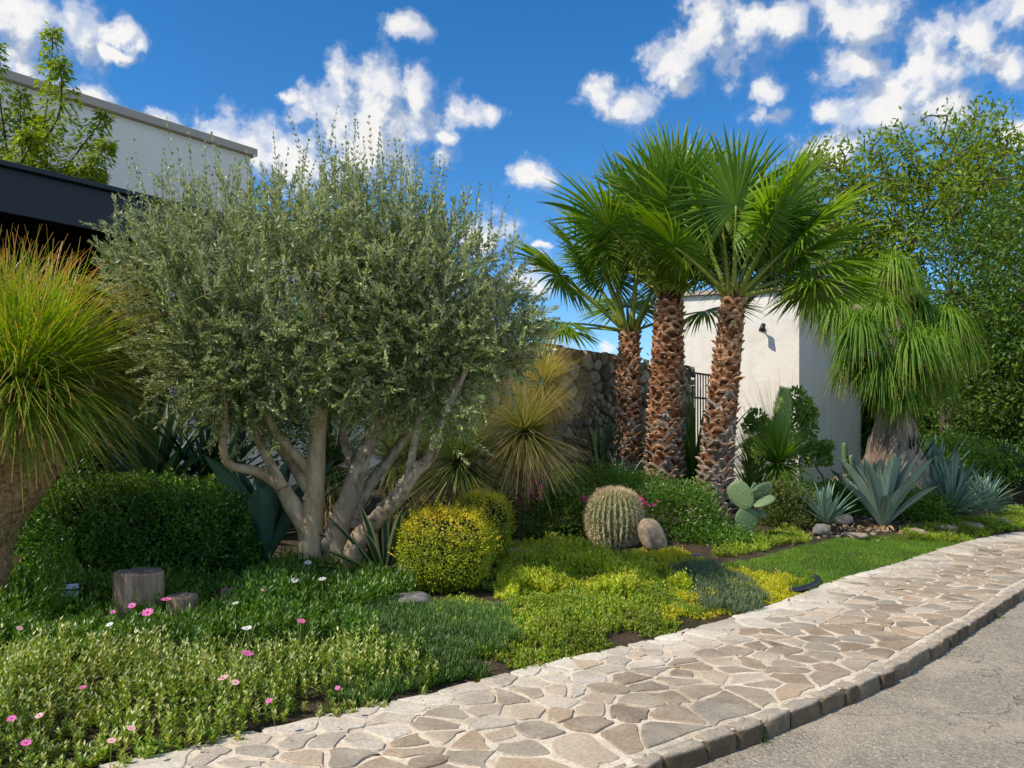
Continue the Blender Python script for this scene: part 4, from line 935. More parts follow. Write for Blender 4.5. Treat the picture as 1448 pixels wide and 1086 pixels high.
m = 900; a = rnd(m, 0, 2*PI); rr_ = rnd(m)**.5*rC*.35; ribbons(g, np.column_stack([cb[0]+rr_*np.cos(a), cb[1]+rr_*np.sin(a), np.full(m, cb[2]+hC*.955)]), nrm(sphere_dirs(m)*.6+[0, 0, 1]), rnd(m, .02, .05), .004, 0, 2)
g.build('spines', M['spine'], o)

def rock(name, px, py, rx, ry, mat, label, dyr=.9, power=2.3, noise=.12, sink=.15, group=None, var=None, yaw=0., tilt=0.):
    b = on_ground(px, py); Yd = b[1]; r = (rx*Yd/F, rx*Yd/F*dyr, ry*Yd/F); g = Geo(); bumpy(g, (b[0], b[1], b[2]+r[2]*(1-sink)), r, power, 18, 26, noise, 1.6, var=R.uniform() if var is None else var, yaw=yaw)
    if tilt:
        V = g.V[0]; V[:, 0] += (V[:, 2]-b[2])*tilt
    return tag(g.build(name, mat, loc=b), label, 'rock', group)
rock('smooth_boulder', 928, 780, 19, 24, M['rock_tan'], 'egg-shaped tan boulder leaning beside the barrel cactus', tilt=-.28, noise=.05, sink=.1)
rock('grey_rock', 584, 858, 25, 10, M['rock_grey'], 'flat grey rock in the ground cover below the round golden bush', power=2.6)
rock('stone_block', 727, 793, 14, 9, M['rock_tan'], 'squared tan stone block beside the smaller golden bush', power=6, noise=.05, yaw=.3)
rock('pale_rock', 1000, 738, 12, 6, M['rock_grey'], 'pale grey rock at the foot of the right palm', power=2.6)
rock('grey_rock', 1190, 742, 16, 8, M['rock_grey'], 'low grey rock between the blue yucca and the largest agave')
rock('grey_rock', 1162, 758, 12, 9, M['rock_grey'], 'dark rounded rock behind the lawn, below the blue yucca')
rock('tan_rock', 1310, 712, 22, 9, M['rock_tan'], 'broad tan rock behind the right side of the largest agave', power=3)
rock('tan_rock', 1205, 700, 28, 16, M['rock_tan'], 'sloping tan rock left of the swollen ponytail trunk', power=2.4)
rock('pebble', 838, 784, 6, 4, M['rock_grey'], 'small dark stone in the yellow green mat before the cactus')
rock('pebble', 985, 792, 8, 5, M['rock_grey'], 'small grey stone right of the egg-shaped boulder')
rock('pebble', 706, 690, 9, 8, M['rock_tan'], 'tan stone under the tan spiky rosette')
for (x, y, l) in ((1208, 762, 'flat stone at the left end of the lawn edging'), (1290, 757, 'flat stone below the largest agave'), (1335, 752, 'flat brown stone near the top corner of the lawn'), (1370, 748, 'brown stone under the dense pale yucca'), (1410, 742, 'stone where the path meets the smallest yucca')):
    rock('edging_stone', x, y, 17, 5, M['rock_tan'], l, power=3, group='flat stones behind the lawn', yaw=R.normal()*.4)

# opuntia: flat pads
ob = on_ground(1050, 762); o = empty('prickly_pear', ob, 'prickly pear with broad pale green pads at the foot of the right palm', 'cactus')
M['pad'] = leaf_mat('cactus_pad', [(.10, .17, .07), (.17, .24, .11), (.26, .33, .17)], trans=0, rough=.5)
Yd = ob[1]
for (x0, y0, x1, y1, w, yaw) in ((1050, 760, 1060, 718, 19, .2), (1060, 720, 1036, 682, 17, -.3), (1056, 722, 1070, 684, 16, .9), (1060, 700, 1092, 688, 12, .4), (1066, 716, 1094, 702, 11, -.5), (1058, 724, 1084, 728, 9, .3)):
    a = at(x0, y0, Yd+R.uniform(-.1, .1)); b_ = at(x1, y1, Yd+R.uniform(-.15, .1)); ax = b_-a; L = np.linalg.norm(ax); ax /= L; sd = nrm(np.array([math.cos(yaw), math.sin(yaw), 0])-ax*(ax[0]*math.cos(yaw)+ax[1]*math.sin(yaw))); nn = np.cross(ax, sd)
    th = np.linspace(0, PI, 15)[:, None]; ph = (np.arange(20)*2*PI/20)[None]; w_ = w*Yd/F
    u = -np.cos(th)+0*ph; q = np.sin(th)**.8*(.78+.3*(u*.5+.5)); V = (a+b_)/2+ax*(u*L/2)[..., None]+sd*(q*np.cos(ph)*w_)[..., None]+nn*(q*np.sin(ph)*.028)[..., None]
    g = Geo(); i = np.arange(14)[:, None]*20; j = np.arange(20)[None]; k = (j+1) % 20
    g.add(V.reshape(-1, 3), np.stack([i+j, i+k, i+20+k, i+20+j], -1).reshape(-1, 4), [R.uniform(), .5, 0]); Vf = V.reshape(-1, 3)[R.integers(40, 260, 70)]; Dn = nrm(np.sign((Vf-(a+b_)/2)@nn)[:, None]*nn+R.normal(size=(70, 3))*.4); ribbons(g, np.repeat(Vf, 3, 0), nrm(np.repeat(Dn, 3, 0)+R.normal(size=(210, 3))*.5), .025, .004, 0, 2, mat=1); g.build('pad', [M['pad'], M['spine']], o)

# rosette with tall bloom stalk
c = at(1100, 655, 11.9); b = np.array([c[0], c[1], float(ground(c[0], c[1]))]); o = empty('flowering_yucca', b, 'spherical yucca with a thick green bloom stalk before the tower', 'yucca')
g = Geo(); tube(g, [b-[0, 0, .1], c], [.12, .1], 12, noise=.1); g.build('trunk', M['nolina_bark'], o)
g = Geo(); D = sphere_dirs(2400); D = D[D[:, 2] > -.92][:1700]; ribbons(g, c+D*.05, D, .66*(1+R.normal(size=len(D))*.1), .014, .15, 5, lambda t: 1-.85*t); spiky(g, c, 110, 1.35, .007, .5, 1.35, .03, 5, 0, r0=.05); g.build('leaves', leaf_mat('green_yucca_leaf', [(.07, .16, .02), (.13, .25, .03), (.22, .34, .06)], trans=.2, rough=.5), o)
g = Geo(); st = at(1109, 553, 12.2); tube(g, [c, c*.6+st*.4, c*.2+st*.8, st], [.05, .13, .11, .04], 14, resample=16)
m = 2600; t = rnd(m, .15, 1); a = rnd(m, 0, 2*PI); pc = c+(st-c)*t[:, None]; rr_ = np.interp(t, [0, .4, .8, 1], [.05, .13, .11, .04]); dv = np.column_stack([np.cos(a), np.sin(a), np.zeros(m)])
ribbons(g, pc+dv*rr_[:, None]*.9, nrm(dv*.55+[0, 0, 1.]), rnd(m, .06, .12), .012, 0, 3, var=rnd(m, .4, 1)); g.build('bloom_stalk', leaf_mat('bloom_stalk', [(.2, .34, .07), (.36, .5, .15), (.5, .6, .25)], trans=.1), o)
rosette('green_rosette', 1062, 668, 13.2, 74, 500, [M['dasy_green'], M['nolina_dry']], 'green fine-leaved rosette between the right palm and the yucca', 'rosette plant', lo=-.2, W=.014)
def clumpshrub(pts, Yd, label, name='round_leaf_shrub', ls=.085):
    P0 = [at(x, y, Yd+R.normal()*.15) for x, y, r_ in pts]; b = np.array([np.mean([p[0] for p in P0]), Yd, 0]); b[2] = float(ground(b[0], b[1])); o = empty(name, b, label, 'shrub')
    g = Geo(); grow(g, [b, b+[0, 0, .3]], np.array(P0), .012, 5, rgain=.003); g.build('stems', M['olive_twig'], o)
    g = Geo()
    for (x, y, r_), p in zip(pts, P0):
        m = int(50+r_*9); d = sphere_dirs(m); rr_ = r_*Yd/F
        leaves(g, p+d*rr_*rnd(m, .5, 1.)[:, None], nrm(d+sphere_dirs(m)*.5+[0, 0, .5]), nrm(d+[0, 0, .6]+sphere_dirs(m)*.4), ls*rnd(m, .7, 1.2), ls*.62, .12, var=np.clip(R.uniform()*.4+rnd(m)*.6, 0, 1), wide=.6)
    g.build('foliage', M['round'], o); return o
clumpshrub([(1126, 560, 11), (1122, 580, 12), (1138, 588, 12), (1144, 602, 11), (1128, 606, 13), (1140, 622, 12), (1120, 628, 13), (1148, 640, 12), (1130, 650, 14), (1138, 572, 9), (1145, 585, 9)], 13.2, 'upright round-leaved shrub behind the bloom stalk')
clumpshrub([(1070, 592, 12), (1060, 602, 9), (1080, 602, 9), (1072, 614, 12), (1085, 622, 10), (1064, 632, 10), (1078, 640, 12), (1092, 612, 8)], 12.9, 'round-leaved shrub left of the bloom stalk')
clumpshrub([(1162, 636, 10), (1170, 632, 6), (1155, 648, 9), (1168, 650, 7)], 12.6, 'small round-leaved shrub right of the yucca')
shrub('bronze_conifer', at(1112, 730, 11.3), (.46, .4, .42), 760, 18, .045, M['reddish'], 'dense bronze green conifer bush right of the prickly pear', 'bush', asp=.36, up=.9, spread=.05, shell=.75, base_z=.4)
clipped_c = at(1112, 735, 11.4)
# column cactus
cb2 = at(1195, 690, 15.5); cb2[2] = float(ground(cb2[0], cb2[1])); o = empty('column_cactus', cb2, 'slender column cactus against the shaded tower wall', 'cactus'); g = Geo()
for (x0, y0, x1, y1, w) in ((1203, 690, 1203, 643, 5), (1194, 655, 1194, 626, 4)):
    a = at(x0, y0, 15.5); a[2] = cb2[2]-.05 if y0 == 690 else a[2]; b_ = at(x1, y1, 15.5); pts = np.array([a, a*.5+b_*.5, b_*.98+a*.02, b_]); tube(g, pts, np.array([1, 1, .95, .35])*w*15.5/F, 20, ribs=7, rib_d=.14, resample=14)
tube(g, [at(1203, 668, 15.5), at(1196, 660, 15.5), at(1194, 650, 15.5)], [.06, .065, .07], 16, ribs=7, rib_d=.14, resample=8)
g.build('ribbed_stem', M['pad'], o)
# small fan palm
c = at(1168, 690, 13.2); b = np.array([c[0], c[1], float(ground(c[0], c[1]))]); o = empty('dwarf_fan_palm', b, 'dwarf fan palm with small bright leaves below the tower', 'palm')
for k in range(9): fan_frond(o, b, k*2.4, R.uniform(.5, 1.3), R.uniform(.28, .5), .3, nseg=20, spread=1.9, bright=.35)

# ponytail palm
pb = at(1263, 690, 15.2); pb[2] = float(ground(pb[0], pb[1])); o = empty('ponytail_palm', pb, 'ponytail palm with a swollen grey trunk and drooping leaf heads', 'tree')
Yp = 15.2; g = Geo(); tube(g, [(pb[0], Yp, pb[2]-.2), at(1264, 668, Yp), at(1264, 635, Yp), at(1265, 600, Yp), at(1266, 572, Yp), at(1268, 540, Yp)], np.array([52, 46, 34, 25, 19, 14])*Yp/F, 32, noise=.05, resample=30, ribs=9, rib_d=.05)
heads = [(1222, 505, -.3, 62), (1345, 525, -.2, 64), (1288, 545, -.8, 58), (1385, 480, .3, 60), (1278, 372, 0, 70), (1262, 430, -.6, 76), (1205, 432, .3, 72), (1320, 430, .4, 76), (1366, 448, .2, 72), (1232, 460, -.9, 74), (1300, 478, -1.0, 80), (1345, 480, -.5, 74), (1175, 415, .6, 60), (1264, 515, -.9, 66), (1315, 520, -.6, 62), (1242, 400, .8, 66), (1305, 395, .9, 66)]
H3 = np.array([at(x-14-(12 if x > 1300 else 0), y+6, Yp+dy) for x, y, dy, r_ in heads]); grow(g, [at(1268, 545, Yp), at(1266, 560, Yp)], H3, .05, 8, rgain=.012); g.build('trunk', M['pony_bark'], o)
g = Geo()
for (x, y, dy, r_), c in zip(heads, H3):
    D, t = rosette_dirs(300, -.5, 1.5); D = nrm(D+R.normal(size=D.shape)*.12); L = r_*.98*Yp/F
    ribbons(g, c+D*.05, D, rnd(300, .75, 1.15)*L, rnd(300, .016, .026), rnd(300, 1.6, 3.4), 9, lambda t: 1-.75*t**2, .3, 3, wave=.06, var=np.clip(R.uniform()*.4+rnd(300)*.6, 0, 1))
g.build('crown', M['pony'], o)

# ------------------------------------------------------------------ stumps, lamp, edging
def stump(px, py, w, h, label, mats=('wood_grey', 'wood_top')):
    b = on_ground(px, py); Yd = b[1]; r_ = w/2*Yd/F; H = h*Yd/F; n = 44; a = np.arange(n)*2*PI/n; q = 1+.05*vnoise(np.cos(a)*2, np.sin(a)*2)+.022*R.normal(size=n)
    g = Geo(); V = []; zs = [-.1, .02, H*.4, H*.75, H-.012, H]
    for z_, s_ in zip(zs, (1.12, 1.1, 1.02, 1., 1., .965)): V.append(np.column_stack([b[0]+r_*q*s_*np.cos(a), b[1]+r_*q*s_*np.sin(a), np.full(n, b[2]+z_)+(.008*vnoise(np.cos(a)*3, np.sin(a)*3) if z_ > H*.9 else 0)]))
    V.append(np.array([[b[0], b[1], b[2]+H-.006]])); V = np.vstack(V); i = np.arange(5)[:, None]*n; j = np.arange(n)[None]; k = (j+1) % n
    g.add(V, np.stack([i+j, i+k, i+n+k, i+n+j], -1).reshape(-1, 4), None, 0, False); jj = np.arange(n); g.add(V[5*n:], np.stack([jj, (jj+1) % n, np.full(n, n)], 1), None, 1, False)
    tag(g.build('tree_stump', [M[m] for m in mats], loc=b), label, 'stump', 'weathered tree stumps')
stump(196, 880, 64, 72, 'taller weathered stump in front of the clipped hedge')
stump(258, 884, 42, 42, 'low weathered stump right of the taller one')
b = at(101, 834, 5.45); b0 = np.array([b[0], b[1], float(ground(b[0], b[1]))]); o = empty('garden_spotlight', b0, 'small garden spotlight with a pale lens left of the stump', 'lamp')
g = Geo(); tube(g, [b0-[0, 0, .05], (b0[0], b0[1], b[2]-.04)], .012, 8); g.build('stake', M['iron'], o)
g = Geo(); box(g, (b[0], b[1]+.03, b[2]), (.13, .08, .12), .25, bev=.015); g.build('housing', M['iron'], o)
g = Geo(); box(g, (b[0]+.005, b[1]-.017, b[2]+.026), (.1, .016, .035), .25, bev=.004); box(g, (b[0]+.005, b[1]-.017, b[2]-.024), (.1, .016, .04), .25, bev=.004); g.build('lens', M['lampglass'], o)
ed = [(1118, 840), (1130, 838), (1145, 834), (1156, 828), (1158, 822), (1150, 819)]; P = np.array([on_ground(x, y)+[0, 0, .025] for x, y in ed]); g = Geo(); tube(g, P, .03, 10, resample=26)
tag(g.build('rubber_edging', M['rubber'], loc=P[2]), 'curved black edging strip between yellow mat and lawn', 'edging')

# ------------------------------------------------------------------ leafy shrubs with magenta flowers behind the cactus
def flower_cluster(name, px, py, Yd, n, r_, mat, label, cat='flowers', group=None):
    c = at(px, py, Yd); g = Geo(); gz = float(ground(c[0], c[1]))
    for _ in range(n):
        p = c+R.normal(size=3)*r_*[1, 1, .8]; up = nrm(sphere_dirs(1)[0]*.6+[0, -.4, .7]); a = np.arange(5)*2*PI/5+R.uniform(0, 6); u = nrm(np.cross(up, [1, .2, 0])); v = np.cross(up, u)
        D = nrm(np.cos(a)[:, None]*u+np.sin(a)[:, None]*v+up*.3); leaves(g, np.tile(p, (5, 1)), D, np.tile(up, (5, 1)), .028, .02, .05)
        tube(g, [p-up*.12, p], .002, 3, mat=1, cap=False)
    tube(g, [(c[0], c[1], gz), c], .004, 4, mat=1)
    return tag(g.build(name, [mat, M['palm_stalk']], loc=(c[0], c[1], gz)), label, cat, group)
shrub('low_shrub', at(790, 735, 9.7), (.62, .5, .36), 520, 15, .042, M['shrub'], 'glossy low shrub left of the barrel cactus', 'shrub', spread=.07, shell=.7)
shrub('low_shrub', at(850, 700, 10.7), (1.0, .5, .34), 620, 15, .042, M['bright'], 'bright green low shrub at the foot of the palms', 'shrub', spread=.07, shell=.7)
shrub('low_shrub', at(950, 735, 10.0), (.62, .5, .42), 560, 15, .042, M['shrub'], 'glossy low shrub behind the egg-shaped boulder', 'shrub', spread=.07, shell=.7)
shrub('low_shrub', at(1010, 770, 9.7), (.5, .4, .2), 260, 14, .04, M['shrub'], 'low dark shrub between the boulder and the lawn', 'shrub', spread=.06, shell=.7)
MG = 'magenta flower clusters on the shrubs behind the cactus'
flower_cluster('magenta_flowers', 762, 692, 9.3, 16, .06, M['magenta'], 'magenta flowers above the shrub nearest the tan rosette', group=MG)
flower_cluster('magenta_flowers', 906, 712, 9.5, 26, .075, M['magenta'], 'largest magenta cluster right behind the barrel cactus', group=MG)
flower_cluster('magenta_flowers', 825, 704, 9.4, 6, .03, M['magenta'], 'small red flower tuft left of the barrel cactus', group=MG)
flower_cluster('magenta_flowers', 742, 702, 9.3, 9, .05, M['magenta'], 'purple flower tuft lowest beside the tan rosette', group=MG)
# right hand shrubs
for (x, y, Yd, r_, m_, l) in ((1345, 655, 17.5, (1.1, .8, .62), 'bright', 'bright feathery shrub right of the ponytail trunk'), (1385, 668, 16.5, (.8, .6, .45), 'bright', 'lower bright shrub behind the dense pale yucca'), (1440, 660, 18, (.8, .6, .55), 'tree_b', 'dark shrub at the far right under the trees'),
                            (1230, 700, 14.2, (.6, .4, .28), 'bright', 'low green shrub between dwarf palm and largest agave'), (1300, 722, 12.9, (.5, .35, .2), 'bright', 'low feathery shrub between the agave and the yuccas'), (1290, 648, 19, (.6, .6, .6), 'tree_b', 'dark shrub behind the ponytail trunk'), (950, 585, 21, (.5, .5, 1.4), 'bright', 'bright green bush seen through the iron railing'), (1190, 715, 13.2, (.5, .4, .3), 'shrub', 'mid green shrub under the dwarf fan palm')):
    shrub('garden_shrub', at(x, y, Yd), r_, 380, 14, .06, M[m_], l, 'shrub', 'background shrubs', spread=.1, shell=.5)

# ------------------------------------------------------------------ background trees
def trk(px, Yd, top_py, lean=0.): x = (px-724)/F*Yd; b = np.array([x, Yd, .2]); t = at(px+lean, top_py, Yd); return b, [b, b*.66+t*.34+[.1, 0, 0], b*.33+t*.67-[.08, 0, 0], t]
BK = bark_mat('brown_bark', (.05, .035, .025), (.16, .12, .08), 14, .3, .8)
TG = 'trees beyond the garden'
b, t = trk(1335, 24, 430); tree('feathery_tree', b, t, [(at(1330, 340, 24), (3.3, 2.5, 2.6)), (at(1210, 330, 24), (1.9, 1.8, 2.2)), (at(1380, 270, 24), (2.2, 2., 2.2)), (at(1160, 260, 24), (1.1, 1.2, 1.1)), (at(1260, 235, 24), (1.2, 1.2, 1.)), (at(1380, 200, 24), (.8, .8, 1.1))], 1000, 26, .18, M['tree_a'], BK, 'tall feathery tree rising behind the ponytail palm', group=TG, spread=.24, shell=.25, r0=.24, tipr=.018)
b, t = trk(1440, 19, 480); tree('broadleaf_tree', b, t, [(at(1440, 420, 19), (1.9, 1.8, 2.5)), (at(1400, 560, 19), (1.5, 1.3, 1.2)), (at(1480, 520, 19), (1.8, 1.6, 2.)), (at(1440, 620, 19), (1.4, 1., .9))], 900, 40, .14, M['tree_b'], BK, 'dark broadleaf tree at the right edge over the path', group=TG, spread=.24, shell=.3, r0=.22)
b, t = trk(1310, 27, 520); tree('broadleaf_tree', b, t, [(at(1310, 540, 27), (2.6, 2, 2.2)), (at(1370, 600, 26), (2.4, 1.6, 1.5)), (at(1240, 590, 27), (1.2, 1.2, 1.6)), (at(1420, 480, 27), (2.5, 2, 2.))], 900, 40, .19, M['tree_b'], BK, 'low dark broadleaf tree behind the bright shrubs', group=TG, spread=.34, shell=.2, r0=.3)
b, t = trk(1180, 30, 450); tree('broadleaf_tree', b, t, [(at(1180, 400, 30), (2.6, 2, 3.)), (at(1110, 330, 30), (1.4, 1.2, 1.5))], 420, 30, .2, M['tree_a'], BK, 'olive green tree behind the white tower', group=TG, spread=.4, shell=.3, r0=.25)
b, t = trk(1560, 22, 440); tree('broadleaf_tree', b, t, [(at(1540, 400, 22), (2.4, 2.4, 3.)), (at(1500, 560, 22), (2., 2., 2.))], 420, 40, .17, M['tree_b'], BK, 'broadleaf tree just past the right edge of the photo', group=TG, spread=.4, shell=.3, r0=.3)
shrub('far_hedge', at(1215, 610, 24), (1.7, .8, 1.6), 420, 18, .17, M['tree_b'], 'dark shrub filling the gap between tower and ponytail palm', 'hedge', spread=.24, shell=.2, base_z=0.)
shrub('far_hedge', at(1330, 640, 31), (6.5, 1.2, 1.6), 1400, 16, .22, M['tree_b'], 'dark hedge row closing the view behind the right trees', 'hedge', spread=.3, shell=.3, stems=False, base_z=0.)
b, t = trk(958, 26, 520); tree('broadleaf_tree', b, t, [(at(968, 510, 26), (.55, .8, 1.7))], 60, 18, .15, M['tree_a'], BK, 'thin tree glimpsed between the middle palm and the tower', group=TG, spread=.3, shell=.3, r0=.08)
# bright tree behind the canopy
Yt = 11.8; base = at(45, 640, Yt); base[2] = .3
o = empty('young_tree', base, 'bright young tree rising above the dark canopy', 'tree'); g = Geo()
tube(g, [base, at(40, 400, Yt), at(42, 260, Yt)], [.09, .06, .04], 10, resample=14)
stems = [[(35, 270), (62, 180), (72, 110), (75, 40)], [(20, 270), (8, 200), (-2, 130), (-6, 60)], [(40, 270), (30, 210), (28, 170), (30, 130)], [(60, 265), (95, 235), (125, 195), (150, 162)], [(60, 268), (110, 245), (135, 230), (152, 200)], [(50, 270), (70, 235), (60, 200), (50, 165)], [(0, 260), (-10, 210), (-30, 160), (-40, 100)], [(80, 265), (110, 262), (130, 258), (140, 245)], [(10, 265), (30, 230), (45, 205), (40, 190)], [(62, 200), (85, 165), (88, 120), (84, 85)], [(30, 265), (52, 240), (90, 250), (110, 240)]]
LP = []; LD = []; LN = []
for s_ in stems:
    dy = R.uniform(-.5, .5); q = smooth_line(np.array([at(x, y, Yt+dy*i/3) for i, (x, y) in enumerate(s_)]), 3); tube(g, q, np.linspace(.022, .006, len(q)), 6, cap=False)
    m = 620; t = rnd(m); sI = np.linspace(0, 1, len(q)); p = np.stack([np.interp(t, sI, q[:, k]) for k in range(3)], 1)
    a = rnd(m, 0, 2*PI); side = np.column_stack([np.cos(a), np.sin(a), rnd(m, -.5, .4)]); w = np.interp(t, [0, .5, 1], [.36, .24, .08])
    LP.append(p+side*(w*rnd(m)**.7)[:, None]); LD.append(nrm(side*.8+[0, 0, -.35]+sphere_dirs(m)*.5)); LN.append(nrm(sphere_dirs(m)*.7+[0, 0, 1]))
g.build('trunk', BK, o); g = Geo(); LP = np.vstack(LP); m = len(LP); leaves(g, LP, np.vstack(LD), np.vstack(LN), rnd(m, .075, .13), rnd(m, .03, .05), .15); g.build('crown', M['tree_c'], o)

# ------------------------------------------------------------------ ground covers
from mathutils.geometry import intersect_point_line
def in_poly(x, y, poly):
    ins = np.zeros(len(x), bool); n = len(poly)
    for i in range(n):
        x0, y0 = poly[i]; x1, y1 = poly[(i+1) % n]; c = ((y0 > y) != (y1 > y)); xx = (x1-x0)*(y-y0)/((y1-y0) if y1 != y0 else 1e-9)+x0; ins ^= c & (x < xx)
    return ins
def zone(pix, dens, jitter=.2, edge=-.05, world=None):
    poly = np.array([on_ground(x, y)[:2] for x, y in pix]) if world is None else np.array(world, float)
    lo = poly.min(0); hi = poly.max(0); n = int(np.prod(hi-lo)*dens); x = rnd(n, lo[0], hi[0]); y = rnd(n, lo[1], hi[1])
    jx = x+jitter*fbm(x, y, 3.1); jy = y+jitter*fbm(y+9, x, 3.1); k = in_poly(jx, jy, poly) & (sdist(x, y, EDGE) > edge+.07*vnoise(x, y, 3.5)); x = x[k]; y = y[k]
    return x, y
def tufts(x, y, k, h, L, W, lift=.0, lean=.7, asp=None, kind='leaf', droop=.2, seg=3, lumps=.5, lump_s=3., g=None, mat=0, taper=.35, stalk=True, prof=None):
    """plants as clusters of leaves standing on the soil; h is plant height"""
    g = g or Geo(); n = len(x); z = ground(x, y); e = np.clip((sdist(x, y, EDGE)+.1)/taper, .3, 1)
    hh = h*(1+lumps*fbm(x, y, lump_s))*rnd(n, .7, 1.25)*e; hh = np.maximum(hh, h*.25)
    az = rnd(n, 0, 2*PI); ln = rnd(n, 0, .35); ax = nrm(np.column_stack([np.cos(az)*ln, np.sin(az)*ln, np.ones(n)]))
    P0 = np.column_stack([x, y, z-.01]); tv = rnd(n)
    if stalk: ribbons(g, P0, ax, hh, .004, 0, 2, mat=mat, var=tv*.3)
    P = np.repeat(P0, k, 0); A = np.repeat(ax, k, 0); H = np.repeat(hh, k); t = np.tile(np.linspace(.25, 1., k), n)*rnd(n*k, .85, 1.1); m = n*k
    a = np.tile(np.arange(k)*2.4, n)+np.repeat(az, k); rad = np.column_stack([np.cos(a), np.sin(a), np.zeros(m)])
    P = P+A*(H*t)[:, None]; D = nrm(rad*lean*(1.25-t*.6)[:, None]+A*(.35+t*.6)[:, None]+sphere_dirs(m)*.2); var = np.clip(.5*rnd(m)+.5*np.repeat(tv, k), 0, 1)
    if kind == 'leaf': leaves(g, P, D, nrm(A+sphere_dirs(m)*.4-D*.2), L*rnd(m, .7, 1.25), W*rnd(m, .8, 1.2), .12, var=var, t=np.clip(t, 0, 1)*.95)
    else: ribbons(g, P-A*(H*t)[:, None]*.75, D, L*rnd(m, .7, 1.25), W, droop, seg, prof or (lambda u: 1-.75*u**2), .3, 3, var=var)
    return g
def stuff(name, g, mats): g.build(name, mats, kind='stuff')
# A: flowering mounds at the front left
zA = dict(world=[(-6, .3), (-4.6, 1.6), (-2.9, 2.8), (-1.7, 3.5), (-.9, 4.15), (-.45, 4.65), (-.75, 5.2), (-1.25, 5.75), (-2.5, 6.3), (-4.6, 6.5), (-7, 5)])
x, y = zone(None, 560, world=zA['world']); dcam = np.hypot(x, y); k_ = (x/np.maximum(y, .1) > -.95) & (y > 1.4); x, y = x[k_], y[k_]
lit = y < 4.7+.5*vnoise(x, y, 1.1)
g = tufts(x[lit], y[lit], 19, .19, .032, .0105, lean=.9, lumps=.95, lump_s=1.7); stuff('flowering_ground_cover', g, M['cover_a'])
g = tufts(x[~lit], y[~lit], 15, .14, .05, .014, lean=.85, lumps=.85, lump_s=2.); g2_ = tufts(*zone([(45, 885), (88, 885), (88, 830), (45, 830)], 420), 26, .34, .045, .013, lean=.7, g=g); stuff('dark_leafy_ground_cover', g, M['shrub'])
# B: ice plant, upright succulent fingers
x, y = zone([(385, 960), (500, 1010), (570, 1000), (700, 960), (735, 915), (700, 865), (600, 862), (470, 870), (400, 900)], 1500, edge=.03)
g = tufts(x, y, 9, .05, .085, .0075, kind='blade', lean=.45, droop=-.15, lumps=.35, stalk=False, seg=3); stuff('ice_plant_carpet', g, M['cover_b'])
# around the olive bases
x, y = zone([(300, 880), (400, 905), (470, 872), (590, 868), (600, 850), (560, 815), (430, 805), (330, 850)], 520)
g = tufts(x, y, 15, .15, .055, .015, lean=.8, lumps=.5); stuff('leafy_underplanting', g, M['shrub'])
# C: low mats in the middle
x, y = zone([(640, 985), (720, 955), (890, 916), (960, 900), (1000, 868), (960, 830), (900, 800), (780, 770), (700, 795), (690, 850), (600, 855), (700, 900), (700, 950)], 2300, edge=.0)
py_ = HY+(CAMZ-ground(x, y))*F/y; up_ = (py_ < 845+18*fbm(x, y, 2.)) & ((724+F*x/y) > 700)
g = tufts(x[~up_], y[~up_], 8, .055, .026, .011, lean=.9, lumps=.9, lump_s=4); stuff('green_mat_ground_cover', g, M['cover_c'])
M['cover_c2'] = leaf_mat('lime_mat_leaf', [(.11, .21, .012), (.28, .38, .018), (.5, .52, .04), (.42, .30, .12)], trans=.3, rough=.45, patch=.35)
g = tufts(x[up_], y[up_], 10, .11, .034, .015, lean=.9, lumps=.8, lump_s=3); stuff('lime_ground_cover', g, M['cover_c2'])
# yellow mats
x, y = zone([(940, 885), (1040, 880), (1060, 868), (1010, 845), (940, 850)], 2600); x2, y2 = zone([(1060, 866), (1095, 858), (1130, 842), (1140, 822), (1050, 812), (1000, 812), (1040, 840)], 2600); x3, y3 = zone([(905, 800), (960, 815), (1000, 800), (960, 780), (900, 785)], 1600)
g = tufts(np.r_[x, x2, x3], np.r_[y, y2, y3], 8, .045, .02, .009, lean=.9, lumps=.8, lump_s=5); stuff('yellow_mat_ground_cover', g, M['cover_y'])
# D: grey green strappy patch
x, y = zone([(960, 830), (1000, 868), (1062, 866), (1088, 852), (1040, 820), (990, 800), (960, 800)], 1100); g = tufts(x, y, 10, .07, .09, .006, kind='blade', lean=.6, droop=0, stalk=False); stuff('grey_green_ground_cover', g, M['cover_d'])
# lawn
x, y = zone([(1008, 800), (1040, 815), (1130, 835), (1150, 842), (1190, 822), (1268, 800), (1356, 770), (1290, 758), (1200, 762), (1120, 778)], 9500, .03, .02)
n = len(x); z = ground(x, y)-.004; D = nrm(np.column_stack([R.normal(size=(n, 2))*.45, np.ones(n)])); g = Geo(); ribbons(g, np.column_stack([x, y, z]), D, rnd(n, .03, .055), .0042, .3, 2, var=np.clip(.5+.3*fbm(x, y, 2.)+.3*R.normal(size=n), 0, 1)); stuff('lawn_grass', g, M['lawn'])
# far right low cover
x, y = zone([(1280, 765), (1356, 769), (1407, 755), (1448, 748), (1500, 740), (1440, 722), (1330, 735), (1300, 745)], 900, .1); x2, y2 = zone([(1000, 790), (1100, 775), (1150, 765), (1130, 750), (1040, 765)], 700, .1); x3, y3 = zone([(1180, 725), (1330, 725), (1400, 715), (1380, 700), (1200, 705)], 500, .1)
g = tufts(np.r_[x, x2, x3], np.r_[y, y2, y3], 9, .07, .04, .012, lean=.9, lumps=.8); stuff('low_green_ground_cover', g, M['cover_c'])
